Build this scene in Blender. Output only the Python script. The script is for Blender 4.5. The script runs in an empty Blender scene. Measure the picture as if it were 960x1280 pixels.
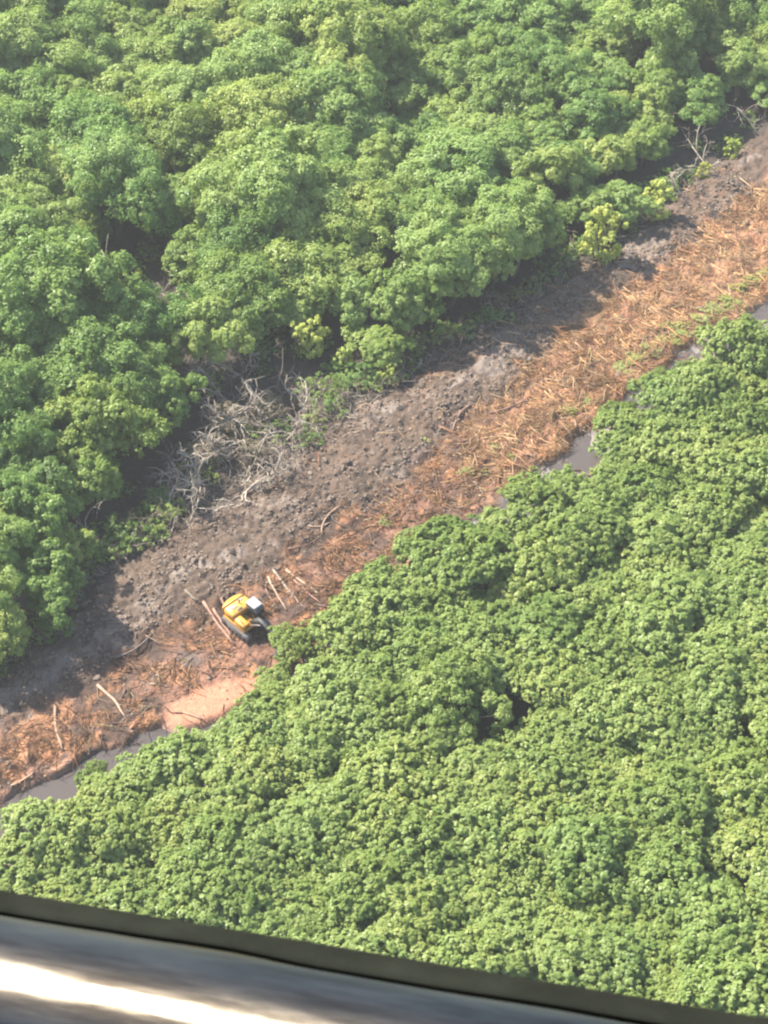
import bpy, math, random
import numpy as np

# ------------------------------------------------------------------ camera, sky, sun, exposure
scene = bpy.context.scene
COL = scene.collection
H = 127.0                       # height of the aircraft above the swamp
PITCH = math.radians(45.0)
F = 2388.0                      # focal length in photo pixels (photo is 960 x 1280)
RIGHT = np.array([1.0, 0, 0])
FWD = np.array([0, math.cos(PITCH), -math.sin(PITCH)])
UP = np.array([0, math.sin(PITCH), math.cos(PITCH)])
CAM = np.array([0.0, 0.0, H])

cam_data = bpy.data.cameras.new('camera')
cam = bpy.data.objects.new('camera', cam_data)
COL.objects.link(cam)
cam.location = CAM
cam.rotation_euler = (math.radians(90) - PITCH, 0, 0)
cam_data.sensor_fit = 'VERTICAL'
cam_data.sensor_height = 24.0
cam_data.lens = 24.0 * F / 1280.0
cam_data.clip_start = 0.05
cam_data.clip_end = 12000
cam_data.dof.use_dof = True
cam_data.dof.focus_distance = 180.0
cam_data.dof.aperture_fstop = 13.0
scene.camera = cam

SUN_DIR = np.array([-0.60, 0.34, 0.80]); SUN_DIR /= np.linalg.norm(SUN_DIR)
SUN_ELEV = math.asin(SUN_DIR[2])
SUN_AZ = math.atan2(SUN_DIR[0], SUN_DIR[1])

world = bpy.data.worlds.new('World')
scene.world = world
world.use_nodes = True
wn = world.node_tree
bg = wn.nodes['Background']
sky = wn.nodes.new('ShaderNodeTexSky')
sky.sky_type = 'NISHITA'
sky.sun_disc = False
sky.sun_elevation = SUN_ELEV
sky.sun_rotation = SUN_AZ
sky.air_density = 1.3
sky.dust_density = 1.2
wn.links.new(sky.outputs['Color'], bg.inputs['Color'])
bg.inputs['Strength'].default_value = 0.10

sun_data = bpy.data.lights.new('sun', 'SUN')
sun_data.energy = 4.2
sun_data.angle = math.radians(0.6)
sun_data.color = (1.0, 0.93, 0.80)
sun = bpy.data.objects.new('sun', sun_data)
COL.objects.link(sun)
from mathutils import Vector, Matrix
sun.rotation_euler = Vector(-SUN_DIR).to_track_quat('-Z', 'Y').to_euler()
sun.location = (0, 0, 200)

scene.view_settings.view_transform = 'Standard'
scene.view_settings.look = 'None'
scene.view_settings.gamma = 1.0
scene.view_settings.exposure = 1.9
scene.cycles.max_bounces = 8
scene.cycles.transparent_max_bounces = 6
scene.cycles.volume_bounces = 1
scene.cycles.filter_width = 2.2

# ------------------------------------------------------------------ helpers
def ray(u, v):
    return FWD + (u - 480.0) / F * RIGHT - (v - 640.0) / F * UP

def G(u, v, z=0.0):
    """the point at height z that the photo pixel (u, v) looks at"""
    d = ray(u, v)
    k = (z - H) / d[2]
    return CAM + k * d

def project(p):
    p = np.asarray(p, float)
    q = p - CAM
    w = q @ FWD
    return 480 + F * (q @ RIGHT) / w, 640 - F * (q @ UP) / w

def tag(o, label=None, cat=None, group=None, kind=None):
    if label: o['label'] = label
    if cat: o['category'] = cat
    if group: o['group'] = group
    if kind: o['kind'] = kind
    return o

def link(name, me, parent=None, mat=None, loc=None):
    o = bpy.data.objects.new(name, me)
    COL.objects.link(o)
    if parent is not None: o.parent = parent
    if mat is not None and me is not None and len(me.materials) == 0: me.materials.append(mat)
    if loc is not None: o.location = loc
    return o

def empty(name, loc, rz=0.0):
    o = bpy.data.objects.new(name, None)
    COL.objects.link(o)
    o.empty_display_size = 0.3
    o.location = tuple(float(a) for a in loc)
    o.rotation_euler = (0, 0, rz)
    return o

def np_mesh(name, V, Fq, smooth=False):
    """V (n,3), Fq list of (m,k) int arrays"""
    me = bpy.data.meshes.new(name)
    if isinstance(Fq, np.ndarray): Fq = [Fq]
    Fq = [f for f in Fq if len(f)]
    me.vertices.add(len(V))
    me.vertices.foreach_set('co', np.asarray(V, np.float32).ravel())
    loops = np.concatenate([f.ravel() for f in Fq]).astype(np.int32)
    sizes = np.concatenate([np.full(len(f), f.shape[1]) for f in Fq]).astype(np.int32)
    starts = np.concatenate([[0], np.cumsum(sizes)[:-1]]).astype(np.int32)
    me.loops.add(len(loops))
    me.loops.foreach_set('vertex_index', loops)
    me.polygons.add(len(sizes))
    me.polygons.foreach_set('loop_start', starts)
    me.polygons.foreach_set('loop_total', sizes)
    if smooth:
        me.polygons.foreach_set('use_smooth', np.ones(len(sizes), bool))
    me.update(calc_edges=True)
    me.validate()
    return me

def point_attr(me, name, vals):
    a = me.attributes.new(name, 'FLOAT', 'POINT')
    a.data.foreach_set('value', np.asarray(vals, np.float32))

def color_attr(me, name, cols):
    a = me.attributes.new(name, 'FLOAT_COLOR', 'POINT')
    c = np.ones((len(cols), 4), np.float32); c[:, :3] = cols
    a.data.foreach_set('color', c.ravel())

def unit(v):
    return v / np.maximum(np.linalg.norm(v, axis=-1, keepdims=True), 1e-9)

class MB:
    """collects tubes, boxes and other shapes into one mesh"""
    def __init__(s): s.V = []; s.F4 = []; s.F3 = []; s.n = 0; s.FN = []
    def add(s, V, f4=None, f3=None, fn=None):
        V = np.asarray(V, float)
        s.V.append(V)
        if f4 is not None and len(f4): s.F4.append(np.asarray(f4) + s.n)
        if f3 is not None and len(f3): s.F3.append(np.asarray(f3) + s.n)
        if fn is not None:
            for f in fn: s.FN.append(np.asarray([f]) + s.n)
        s.n += len(V)
    def tube(s, pts, rad, sides=6, cap=True):
        pts = np.asarray(pts, float); n = len(pts)
        rad = np.broadcast_to(np.asarray(rad, float), (n,))
        tan = np.gradient(pts, axis=0); tan = unit(tan)
        ref = np.array([0, 0, 1.0]) if abs(tan[:, 2]).mean() < 0.85 else np.array([1.0, 0, 0])
        a = unit(np.cross(tan, ref)); b = np.cross(tan, a)
        ang = np.linspace(0, 2 * np.pi, sides, endpoint=False)
        ring = pts[:, None] + rad[:, None, None] * (np.cos(ang)[None, :, None] * a[:, None] + np.sin(ang)[None, :, None] * b[:, None])
        V = ring.reshape(-1, 3)
        i = np.arange(n - 1)[:, None] * sides; j = np.arange(sides)[None, :]; j2 = (j + 1) % sides
        f = np.stack([i + j, i + j2, i + sides + j2, i + sides + j], -1).reshape(-1, 4)
        fn = [list(range(sides))[::-1], [(n - 1) * sides + k for k in range(sides)]] if cap else None
        s.add(V, f, None, fn)
    def box(s, c, size, R=None, bevel=0.0):
        sx, sy, sz = [a / 2 for a in size]
        if bevel <= 0:
            P = np.array([[x, y, z] for z in (-sz, sz) for x, y in ((-sx, -sy), (sx, -sy), (sx, sy), (-sx, sy))])
            f = [[3, 2, 1, 0], [4, 5, 6, 7], [0, 1, 5, 4], [1, 2, 6, 5], [2, 3, 7, 6], [3, 0, 4, 7]]
            fn = None
        else:
            b = min(bevel, sx * .9, sy * .9, sz * .9)
            def ringp(ix, iy, z):
                r = []
                for qx, qy in ((-1, -1), (1, -1), (1, 1), (-1, 1)):
                    p1 = (qx * (sx - ix), qy * (sy - iy - b)); p2 = (qx * (sx - ix - b), qy * (sy - iy))
                    r += [p1, p2] if qx * qy < 0 else [p2, p1]
                # order around
                r = sorted(r, key=lambda p: math.atan2(p[1], p[0]))
                return [[p[0], p[1], z] for p in r]
            P = np.array(ringp(b, b, -sz) + ringp(0, 0, -sz + b) + ringp(0, 0, sz - b) + ringp(b, b, sz))
            f = [[k * 8 + q, k * 8 + (q + 1) % 8, (k + 1) * 8 + (q + 1) % 8, (k + 1) * 8 + q] for k in range(3) for q in range(8)]
            fn = [list(range(8))[::-1], list(range(24, 32))]
        if R is not None: P = P @ np.asarray(R).T
        s.add(P + np.asarray(c, float), f, None, fn)
    def prism(s, outline, y0, y1, inset=0.0):
        """outline in (x, z), extruded along y"""
        o = np.asarray(outline, float); n = len(o)
        V = np.concatenate([np.c_[o[:, 0], np.full(n, y0), o[:, 1]], np.c_[o[:, 0], np.full(n, y1), o[:, 1]]])
        f = [[k, (k + 1) % n, n + (k + 1) % n, n + k] for k in range(n)]
        s.add(V, f, None, [list(range(n))[::-1], list(range(n, 2 * n))])
    def prism_z(s, outline, z0, z1):
        o = np.asarray(outline, float); n = len(o)
        V = np.concatenate([np.c_[o, np.full(n, z0)], np.c_[o, np.full(n, z1)]])
        f = [[k, (k + 1) % n, n + (k + 1) % n, n + k] for k in range(n)]
        s.add(V, f, None, [list(range(n))[::-1], list(range(n, 2 * n))])
    def mesh(s, name, smooth=False):
        V = np.concatenate(s.V)
        fs = []
        if s.F4: fs.append(np.concatenate(s.F4))
        if s.F3: fs.append(np.concatenate(s.F3))
        me = np_mesh(name, V, fs + s.FN, smooth)
        return me
    def build(s, name, mat, parent=None, smooth=False, loc=None):
        return link(name, s.mesh(name, smooth), parent, mat, loc)

# value noise for terrain and for scattering
_rng = np.random.RandomState(7)
_LAT = _rng.rand(256, 256)
def vnoise(x, y, seed=0):
    x = np.asarray(x, float) + seed * 37.17; y = np.asarray(y, float) + seed * 91.73
    xi = np.floor(x).astype(int); yi = np.floor(y).astype(int)
    fx = x - xi; fy = y - yi
    fx = fx * fx * (3 - 2 * fx); fy = fy * fy * (3 - 2 * fy)
    a = _LAT[xi % 256, yi % 256]; b = _LAT[(xi + 1) % 256, yi % 256]
    c = _LAT[xi % 256, (yi + 1) % 256]; d = _LAT[(xi + 1) % 256, (yi + 1) % 256]
    return (a * (1 - fx) + b * fx) * (1 - fy) + (c * (1 - fx) + d * fx) * fy
def fbm(x, y, oct=4, seed=0):
    t = 0; amp = 1; tot = 0
    for k in range(oct):
        t = t + amp * vnoise(np.asarray(x) * 2 ** k, np.asarray(y) * 2 ** k, seed + k); tot += amp; amp *= 0.55
    return t / tot
def sstep(a, b, x):
    t = np.clip((np.asarray(x, float) - a) / (b - a), 0, 1)
    return t * t * (3 - 2 * t)

# ------------------------------------------------------------------ materials
def mat_new(name):
    m = bpy.data.materials.new(name); m.use_nodes = True
    nt = m.node_tree
    return m, nt, nt.nodes, nt.links, nt.nodes['Principled BSDF']

def ramp(N, stops):
    r = N.new('ShaderNodeValToRGB')
    e = r.color_ramp.elements
    while len(e) > 1: e.remove(e[-1])
    e[0].position = stops[0][0]; e[0].color = (*stops[0][1], 1)
    for p, c in stops[1:]:
        k = e.new(p); k.color = (*c, 1)
    return r

def leaf_material(name, dark, mid, light, hue_noise=0.035, vary=1.0):
    m, nt, N, L, P = mat_new(name)
    out = N['Material Output']
    N.remove(P)
    oi = N.new('ShaderNodeObjectInfo')
    at = N.new('ShaderNodeAttribute'); at.attribute_name = 'leaf'
    geo = N.new('ShaderNodeNewGeometry')
    nz = N.new('ShaderNodeTexNoise'); nz.inputs['Scale'].default_value = hue_noise; nz.inputs['Detail'].default_value = 2
    L.new(geo.outputs['Position'], nz.inputs['Vector']); nz.inputs['Roughness'].default_value = 0.6
    a1 = N.new('ShaderNodeMath'); a1.operation = 'MULTIPLY_ADD'
    L.new(oi.outputs['Random'], a1.inputs[0]); a1.inputs[1].default_value = 0.5 if vary == 1.0 else 0.26
    L.new(at.outputs['Fac'], a1.inputs[2])                                  # leaf 0..1
    a2 = N.new('ShaderNodeMath'); a2.operation = 'MULTIPLY_ADD'
    L.new(nz.outputs['Fac'], a2.inputs[0]); a2.inputs[1].default_value = 0.9; L.new(a1.outputs[0], a2.inputs[2])
    a3 = N.new('ShaderNodeMath'); a3.operation = 'MULTIPLY'; a3.inputs[1].default_value = 1 / 2.15 if vary == 1.0 else 1 / 1.95
    L.new(a2.outputs[0], a3.inputs[0])
    r = ramp(N, [(0.29, dark), (0.5, mid), (0.71, light)] if vary == 1.0 else [(0.24, dark), (0.5, mid), (0.76, light)])
    L.new(a3.outputs[0], r.inputs['Fac'])
    fr = N.new('ShaderNodeMath'); fr.operation = 'MULTIPLY'; fr.inputs[1].default_value = 7.31; L.new(oi.outputs['Random'], fr.inputs[0])
    fr2 = N.new('ShaderNodeMath'); fr2.operation = 'FRACT'; L.new(fr.outputs[0], fr2.inputs[0])
    hv = ramp(N, [(0.0, (0.90, 0.97, 0.95)), (0.45, (1.0, 1.0, 1.0)), (0.8, (1.08, 1.02, 0.92)), (1.0, (1.2, 1.05, 0.95))]); L.new(fr2.outputs[0], hv.inputs['Fac'])
    hm_ = N.new('ShaderNodeMix'); hm_.data_type = 'RGBA'; hm_.blend_type = 'MULTIPLY'; hm_.inputs['Factor'].default_value = vary
    L.new(r.outputs['Color'], hm_.inputs['A']); L.new(hv.outputs['Color'], hm_.inputs['B'])
    COLR = hm_.outputs['Result']
    d = N.new('ShaderNodeBsdfDiffuse'); L.new(COLR, d.inputs['Color'])
    tr = N.new('ShaderNodeBsdfTranslucent')
    mixc = N.new('ShaderNodeMix'); mixc.data_type = 'RGBA'; mixc.blend_type = 'MULTIPLY'; mixc.inputs['Factor'].default_value = 1
    L.new(COLR, mixc.inputs['A']); mixc.inputs['B'].default_value = (1.25, 1.35, 0.6, 1)
    L.new(mixc.outputs['Result'], tr.inputs['Color'])
    mx = N.new('ShaderNodeMixShader'); mx.inputs['Fac'].default_value = 0.42
    L.new(d.outputs[0], mx.inputs[1]); L.new(tr.outputs[0], mx.inputs[2])
    gl = N.new('ShaderNodeBsdfGlossy'); gl.inputs['Roughness'].default_value = 0.42; gl.inputs['Color'].default_value = (0.9, 0.95, 0.9, 1)
    mx2 = N.new('ShaderNodeMixShader'); mx2.inputs['Fac'].default_value = 0.012
    L.new(mx.outputs[0], mx2.inputs[1]); L.new(gl.outputs[0], mx2.inputs[2])
    L.new(mx2.outputs[0], out.inputs['Surface'])
    return m

def noisy(name, c1, c2, scale, rough=0.85, bump=0.4, metallic=0.0, obj_var=0.0, detail=6):
    m, nt, N, L, P = mat_new(name)
    tc = N.new('ShaderNodeTexCoord')
    nz = N.new('ShaderNodeTexNoise'); nz.inputs['Scale'].default_value = scale; nz.inputs['Detail'].default_value = detail
    L.new(tc.outputs['Object'], nz.inputs['Vector'])
    r = ramp(N, [(0.3, c1), (0.7, c2)])
    fac = nz.outputs['Fac']
    if obj_var:
        oi = N.new('ShaderNodeObjectInfo')
        a = N.new('ShaderNodeMath'); a.operation = 'MULTIPLY_ADD'; a.inputs[1].default_value = obj_var
        sb = N.new('ShaderNodeMath'); sb.operation = 'SUBTRACT'; sb.inputs[1].default_value = 0.5
        L.new(oi.outputs['Random'], sb.inputs[0]); L.new(sb.outputs[0], a.inputs[0]); L.new(fac, a.inputs[2]); fac = a.outputs[0]
    L.new(fac, r.inputs['Fac'])
    L.new(r.outputs['Color'], P.inputs['Base Color'])
    P.inputs['Roughness'].default_value = rough; P.inputs['Metallic'].default_value = metallic
    if bump:
        b = N.new('ShaderNodeBump'); b.inputs['Strength'].default_value = bump; b.inputs['Distance'].default_value = 0.03
        L.new(nz.outputs['Fac'], b.inputs['Height']); L.new(b.outputs['Normal'], P.inputs['Normal'])
    return m

def attr_color_mat(name, rough=0.9, var=0.35, scale=3.0):
    m, nt, N, L, P = mat_new(name)
    at = N.new('ShaderNodeAttribute'); at.attribute_name = 'tint'
    tc = N.new('ShaderNodeTexCoord')
    nz = N.new('ShaderNodeTexNoise'); nz.inputs['Scale'].default_value = scale; nz.inputs['Detail'].default_value = 8; nz.inputs['Roughness'].default_value = 0.65
    L.new(tc.outputs['Object'], nz.inputs['Vector'])
    mr = N.new('ShaderNodeMapRange'); mr.inputs['From Min'].default_value = 0.3; mr.inputs['From Max'].default_value = 0.7
    mr.inputs['To Min'].default_value = 1 - var; mr.inputs['To Max'].default_value = 1 + var
    L.new(nz.outputs['Fac'], mr.inputs['Value'])
    mul = N.new('ShaderNodeMix'); mul.data_type = 'RGBA'; mul.blend_type = 'MULTIPLY'; mul.inputs['Factor'].default_value = 1
    L.new(at.outputs['Color'], mul.inputs['A']); L.new(mr.outputs['Result'], mul.inputs['B'])
    L.new(mul.outputs['Result'], P.inputs['Base Color'])
    P.inputs['Roughness'].default_value = rough
    return m, N, L, P, nz

M = {}
M['leaf_forest'] = leaf_material('mangrove_leaf', (0.094, 0.152, 0.038), (0.160, 0.240, 0.062), (0.250, 0.320, 0.100))
M['leaf_thicket'] = leaf_material('thicket_leaf', (0.106, 0.162, 0.040), (0.178, 0.240, 0.062), (0.272, 0.318, 0.100), vary=0.45)
M['leaf_yellow'] = leaf_material('yellow_leaf', (0.30, 0.34, 0.07), (0.39, 0.42, 0.10), (0.47, 0.49, 0.15))
M['leaf_creeper'] = leaf_material('creeper_leaf', (0.20, 0.23, 0.07), (0.27, 0.30, 0.10), (0.34, 0.36, 0.14))
M['leaf_dry'] = leaf_material('withered_leaf', (0.12, 0.095, 0.065), (0.17, 0.14, 0.10), (0.22, 0.19, 0.14))
M['bark'] = noisy('bark', (0.055, 0.042, 0.032), (0.16, 0.125, 0.10), 6, 0.9, 0.6, obj_var=0.3)
M['dead_wood'] = noisy('dead_wood', (0.17, 0.135, 0.105), (0.40, 0.335, 0.265), 5, 0.85, 0.5, obj_var=0.5)
M['brown_stem'] = noisy('brown_stem', (0.085, 0.060, 0.045), (0.24, 0.175, 0.125), 5, 0.9, 0.5, obj_var=0.5)
M['log_wood'] = noisy('log_wood', (0.11, 0.060, 0.044), (0.27, 0.155, 0.11), 4, 0.85, 0.5, obj_var=0.5)
M['pale_log'] = noisy('pale_log', (0.20, 0.125, 0.085), (0.36, 0.25, 0.175), 4, 0.8, 0.4, obj_var=0.3)
M['dark_log'] = noisy('dark_log', (0.05, 0.038, 0.032), (0.15, 0.11, 0.09), 4, 0.8, 0.4, obj_var=0.3)
M['clod'] = noisy('mud_clod', (0.055, 0.037, 0.026), (0.135, 0.098, 0.073), 2.5, 0.8, 0.7, obj_var=0.8)

# ------------------------------------------------------------------ the cleared strip in the world
AX = unit(G(960, 300) - G(0, 880)); AX[2] = 0; AX = unit(AX)     # along the strip
AY = np.array([-AX[1], AX[0], 0])                                # across it, towards the tall forest
ORG = G(440, 600)
def st(p):
    q = np.asarray(p, float) - ORG
    return q @ AX, q @ AY
def xy(s, t):
    return ORG + np.asarray(s)[..., None] * AX + np.asarray(t)[..., None] * AY

def line(px):
    a = np.array([st(G(u, v)) for u, v in px])
    a = a[np.argsort(a[:, 0])]
    return a
E_FOREST = line([(-200, 965), (0, 845), (60, 800), (125, 735), (215, 668), (330, 594), (410, 538), (500, 488), (600, 422), (700, 357), (790, 298), (850, 242), (960, 160), (1110, 45)])
E_MUD = line([(-200, 1050), (0, 912), (120, 836), (200, 792), (262, 762), (340, 712), (400, 655), (500, 606), (560, 540), (640, 492), (710, 405), (812, 345), (890, 280), (960, 225), (1110, 110)])
E_WATER = line([(-200, 1120), (0, 1008), (90, 962), (130, 932), (215, 893), (330, 860), (430, 765), (500, 705), (600, 634), (650, 590), (722, 540), (800, 468), (880, 412), (960, 366), (1110, 256)])
E_THICKET = line([(-200, 1165), (0, 1076), (100, 1016), (250, 957), (335, 897), (420, 800), (520, 722), (620, 674), (700, 638), (780, 556), (860, 492), (960, 450), (1110, 350)])
def L_at(E, s): return np.interp(s, E[:, 0], E[:, 1])

SPILL_S, SPILL_T = st(G(268, 876))       # fan of salmon coloured mud across the channel
EXC_S, EXC_T = st(G(308, 785))

def zones(s, t):
    """weights of what covers the ground at strip coordinates (s, t)"""
    w = (fbm(s * 0.35, t * 0.35, 3, 3) - 0.5) * 3.2
    w2 = (fbm(s * 0.22, t * 0.5, 3, 9) - 0.5) * 3.0
    tf, tm, tw, tk = L_at(E_FOREST, s), L_at(E_MUD, s), L_at(E_WATER, s), L_at(E_THICKET, s)
    forest = sstep(-0.8, 0.8, t + 0.5 * w - tf)
    debris = sstep(-1.2, 1.2, tm + w - t)
    chan = sstep(-0.5, 0.5, tw + 0.9 * w2 + 0.25 * w - 0.5 * sstep(-30, -10, s) - t) * (1 - sstep(-0.8, 0.6, tk - 0.3 - t))
    spill = 1 - sstep(0.55, 1.15, np.hypot((s - SPILL_S) / 5.2, (t - SPILL_T + 0.10 * (s - SPILL_S)) / 2.1) + 0.12 * w)
    thicket = sstep(-0.8, 0.6, tk - 0.3 - t)
    chan = chan * (1 - spill)
    return forest, debris, chan, spill, thicket

def height(s, t):
    s = np.asarray(s, float); t = np.asarray(t, float)
    forest, debris, chan, spill, thicket = zones(s, t)
    tf, tm = L_at(E_FOREST, s), L_at(E_MUD, s)
    inside = (1 - forest) * (1 - thicket)
    mid = (tf + tm) / 2; half = np.maximum((tf - tm) / 2, 1.0)
    bank = np.clip(1 - ((t - mid) / (half * 1.1)) ** 2, 0, 1)
    rough = (fbm(s * 0.9, t * 0.9, 4, 20) - 0.5)
    lump = np.abs(fbm(s * 1.7, t * 1.7, 3, 31) - 0.5) * 2
    h = inside * (0.75 * bank + rough * 0.85 + (0.45 - lump) * 0.55 * (1 - 0.4 * debris))
    far = np.exp(-((t / 60.0) ** 2)) * np.exp(-((s / 110.0) ** 2))
    h = h + (fbm(s * 0.15, t * 0.15, 3, 44) - 0.5) * 0.6 * far
    flat = sstep(-14, -6, s)
    h = h * (1 - 0.8 * chan) - (0.95 - 0.52 * flat + 0.35 * flat * sstep(0.5, 0.62, fbm(s * 0.3, t * 0.3, 2, 77))) * chan
    h = h * (1 - spill * 0.8) + 0.04 * spill
    return h

def ground_z(x, y):
    s, t = st(np.array([x, y, 0.0]))
    return float(height(s, t))

WATER_Z = -0.42

# ---- ground: one sheet, fine along the strip and stretching to the horizon
def axis(lo, hi, step, far):
    a = list(np.arange(lo, hi + 1e-6, step))
    g = step
    up = []; x = hi
    while x < far:
        g *= 1.35; x += g; up.append(x)
    dn = []; x = lo; g = step
    while x > -far:
        g *= 1.35; x -= g; dn.append(x)
    return np.array(dn[::-1] + a + up)
SA = axis(-62, 74, 0.22, 5000)
TA = axis(-17, 17, 0.18, 5000)
S, T = np.meshgrid(SA, TA, indexing='ij')
Z = height(S, T)
forest, debris, chan, spill, thicket = zones(S, T)
Pw = xy(S, T); Pw[..., 2] = Z
nS, nT = S.shape
idx = np.arange(nS * nT).reshape(nS, nT)
quads = np.stack([idx[:-1, :-1], idx[1:, :-1], idx[1:, 1:], idx[:-1, 1:]], -1).reshape(-1, 4)
gme = np_mesh('ground', Pw.reshape(-1, 3), quads, True)
def C(r, g, b): return np.array([r, g, b])
n1 = fbm(S * 0.5, T * 0.5, 4, 50)[..., None]; n2 = fbm(S * 0.16, T * 0.4, 3, 60)[..., None]; n3 = fbm(S * 1.6, T * 1.6, 3, 70)[..., None]
mud = C(0.096, 0.062, 0.042) * (0.5 + 1.0 * n3) * (0.55 + 0.9 * n1)
pale = sstep(0.55, 0.63, n2 * 0.5 + n1 * 0.3 + n3 * 0.2) * 0.8
mud = mud * (1 - pale) + C(0.18, 0.138, 0.110) * pale
orange = C(0.42, 0.195, 0.085); straw = C(0.46, 0.29, 0.125); dkbr = C(0.072, 0.040, 0.028)
k1 = sstep(0.42, 0.62, fbm(S * 0.3, T * 0.55, 4, 80))[..., None]
k2 = sstep(0.40, 0.60, fbm(S * 0.6, T * 0.8, 4, 90))[..., None]
# the dry straw lies towards the far (right) end of the strip, dark wet peat towards the near end
far_end = sstep(-12, 26, S)[..., None]
deb = (orange * (1 - 0.55 * far_end * k1) + straw * 0.55 * far_end * k1)
keep = np.clip(0.06 + 0.55 * far_end + 0.85 * (k2 - 0.35), 0, 1)
redbr = C(0.20, 0.098, 0.062)
k3 = sstep(0.44, 0.60, fbm(S * 0.32, T * 0.45, 4, 101))[..., None]
near = dkbr * (1 - k3) + redbr * k3
rim = sstep(1.6, 0.5, T - L_at(E_WATER, S))[..., None] * sstep(0.42, 0.55, n1) * (1 - far_end)
near = near * (1 - rim) + C(0.34, 0.185, 0.115) * rim
wetg = np.exp(-(((S - st(G(205, 845))[0]) / 3.2) ** 2 + ((T - st(G(205, 845))[1]) / 1.3) ** 2))[..., None] * sstep(0.40, 0.56, n1)
near = near * (1 - wetg) + C(0.20, 0.165, 0.145) * wetg
deb = near * (1 - keep) + deb * keep
deb = deb * (0.7 + 0.6 * n3)
col = mud * (1 - debris[..., None]) + deb * debris[..., None]
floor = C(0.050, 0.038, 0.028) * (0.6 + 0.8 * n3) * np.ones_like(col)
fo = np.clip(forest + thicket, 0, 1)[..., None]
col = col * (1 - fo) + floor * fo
ch = chan[..., None]
col = col * (1 - ch) + C(0.20, 0.17, 0.148) * ch
sp = spill[..., None]
col = col * (1 - sp) + C(0.40, 0.185, 0.110) * (0.85 + 0.3 * n3) * sp
peat = (np.exp(-((L_at(E_MUD, S) - T - 0.9) / 1.7) ** 2) * (1 - sstep(8, 26, S)))[..., None] * sstep(0.36, 0.52, n1) * (1 - fo) * (1 - sp)
col = col * (1 - 0.85 * peat) + C(0.058, 0.034, 0.024) * (0.6 + 0.8 * n3) * 0.85 * peat
col = col * 0.80
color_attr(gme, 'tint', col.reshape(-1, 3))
wet = np.clip(pale[..., 0] * (1 - debris) + 0.6 * chan, 0, 1) * (1 - fo[..., 0])
point_attr(gme, 'wet', wet.ravel())
gm, N, L, P, nz = attr_color_mat('ground_soil', 0.9, 0.34, 4.5)
aw = N.new('ShaderNodeAttribute'); aw.attribute_name = 'wet'
mr = N.new('ShaderNodeMapRange'); mr.inputs['To Min'].default_value = 0.92; mr.inputs['To Max'].default_value = 0.58
L.new(aw.outputs['Fac'], mr.inputs['Value']); L.new(mr.outputs['Result'], P.inputs['Roughness'])
bp = N.new('ShaderNodeBump'); bp.inputs['Strength'].default_value = 0.9; bp.inputs['Distance'].default_value = 0.12
L.new(nz.outputs['Fac'], bp.inputs['Height']); L.new(bp.outputs['Normal'], P.inputs['Normal'])
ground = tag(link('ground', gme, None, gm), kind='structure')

# ---- water in the channel on the near side
wm, nt, N, L, P = mat_new('channel_water')
P.inputs['Base Color'].default_value = (0.070, 0.058, 0.052, 1)
P.inputs['Roughness'].default_value = 0.12
P.inputs['IOR'].default_value = 1.33
nzw = N.new('ShaderNodeTexNoise'); nzw.inputs['Scale'].default_value = 2.2; nzw.inputs['Detail'].default_value = 3
tcw = N.new('ShaderNodeTexCoord'); L.new(tcw.outputs['Object'], nzw.inputs['Vector'])
bw = N.new('ShaderNodeBump'); bw.inputs['Strength'].default_value = 0.25; bw.inputs['Distance'].default_value = 0.02
L.new(nzw.outputs['Fac'], bw.inputs['Height']); L.new(bw.outputs['Normal'], P.inputs['Normal'])
ws = np.arange(-70, 82, 2.0)
wa = L_at(E_WATER, ws) + 2.2; wb = L_at(E_THICKET, ws) - 1.5
wv = np.concatenate([xy(ws, wa), xy(ws, wb)]); wv[:, 2] = WATER_Z
k = np.arange(len(ws) - 1); n_ = len(ws)
wq = np.stack([k + n_, k + n_ + 1, k + 1, k], -1)
tag(link('water', np_mesh('water', wv, wq), None, wm), kind='structure')

# ------------------------------------------------------------------ foliage
def leaf_quads(pos, nrm, size, rng, asp=0.6):
    n = len(pos)
    nrm = unit(nrm)
    r = unit(rng.normal(size=(n, 3)))
    a = unit(np.cross(nrm, r)); b = np.cross(nrm, a)
    l = size[:, None]; w = l * asp
    V = np.stack([pos + a * l, pos + b * w, pos - a * l, pos - b * w], 1).reshape(-1, 3)
    f = np.arange(n * 4).reshape(n, 4)
    return V, f

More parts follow.
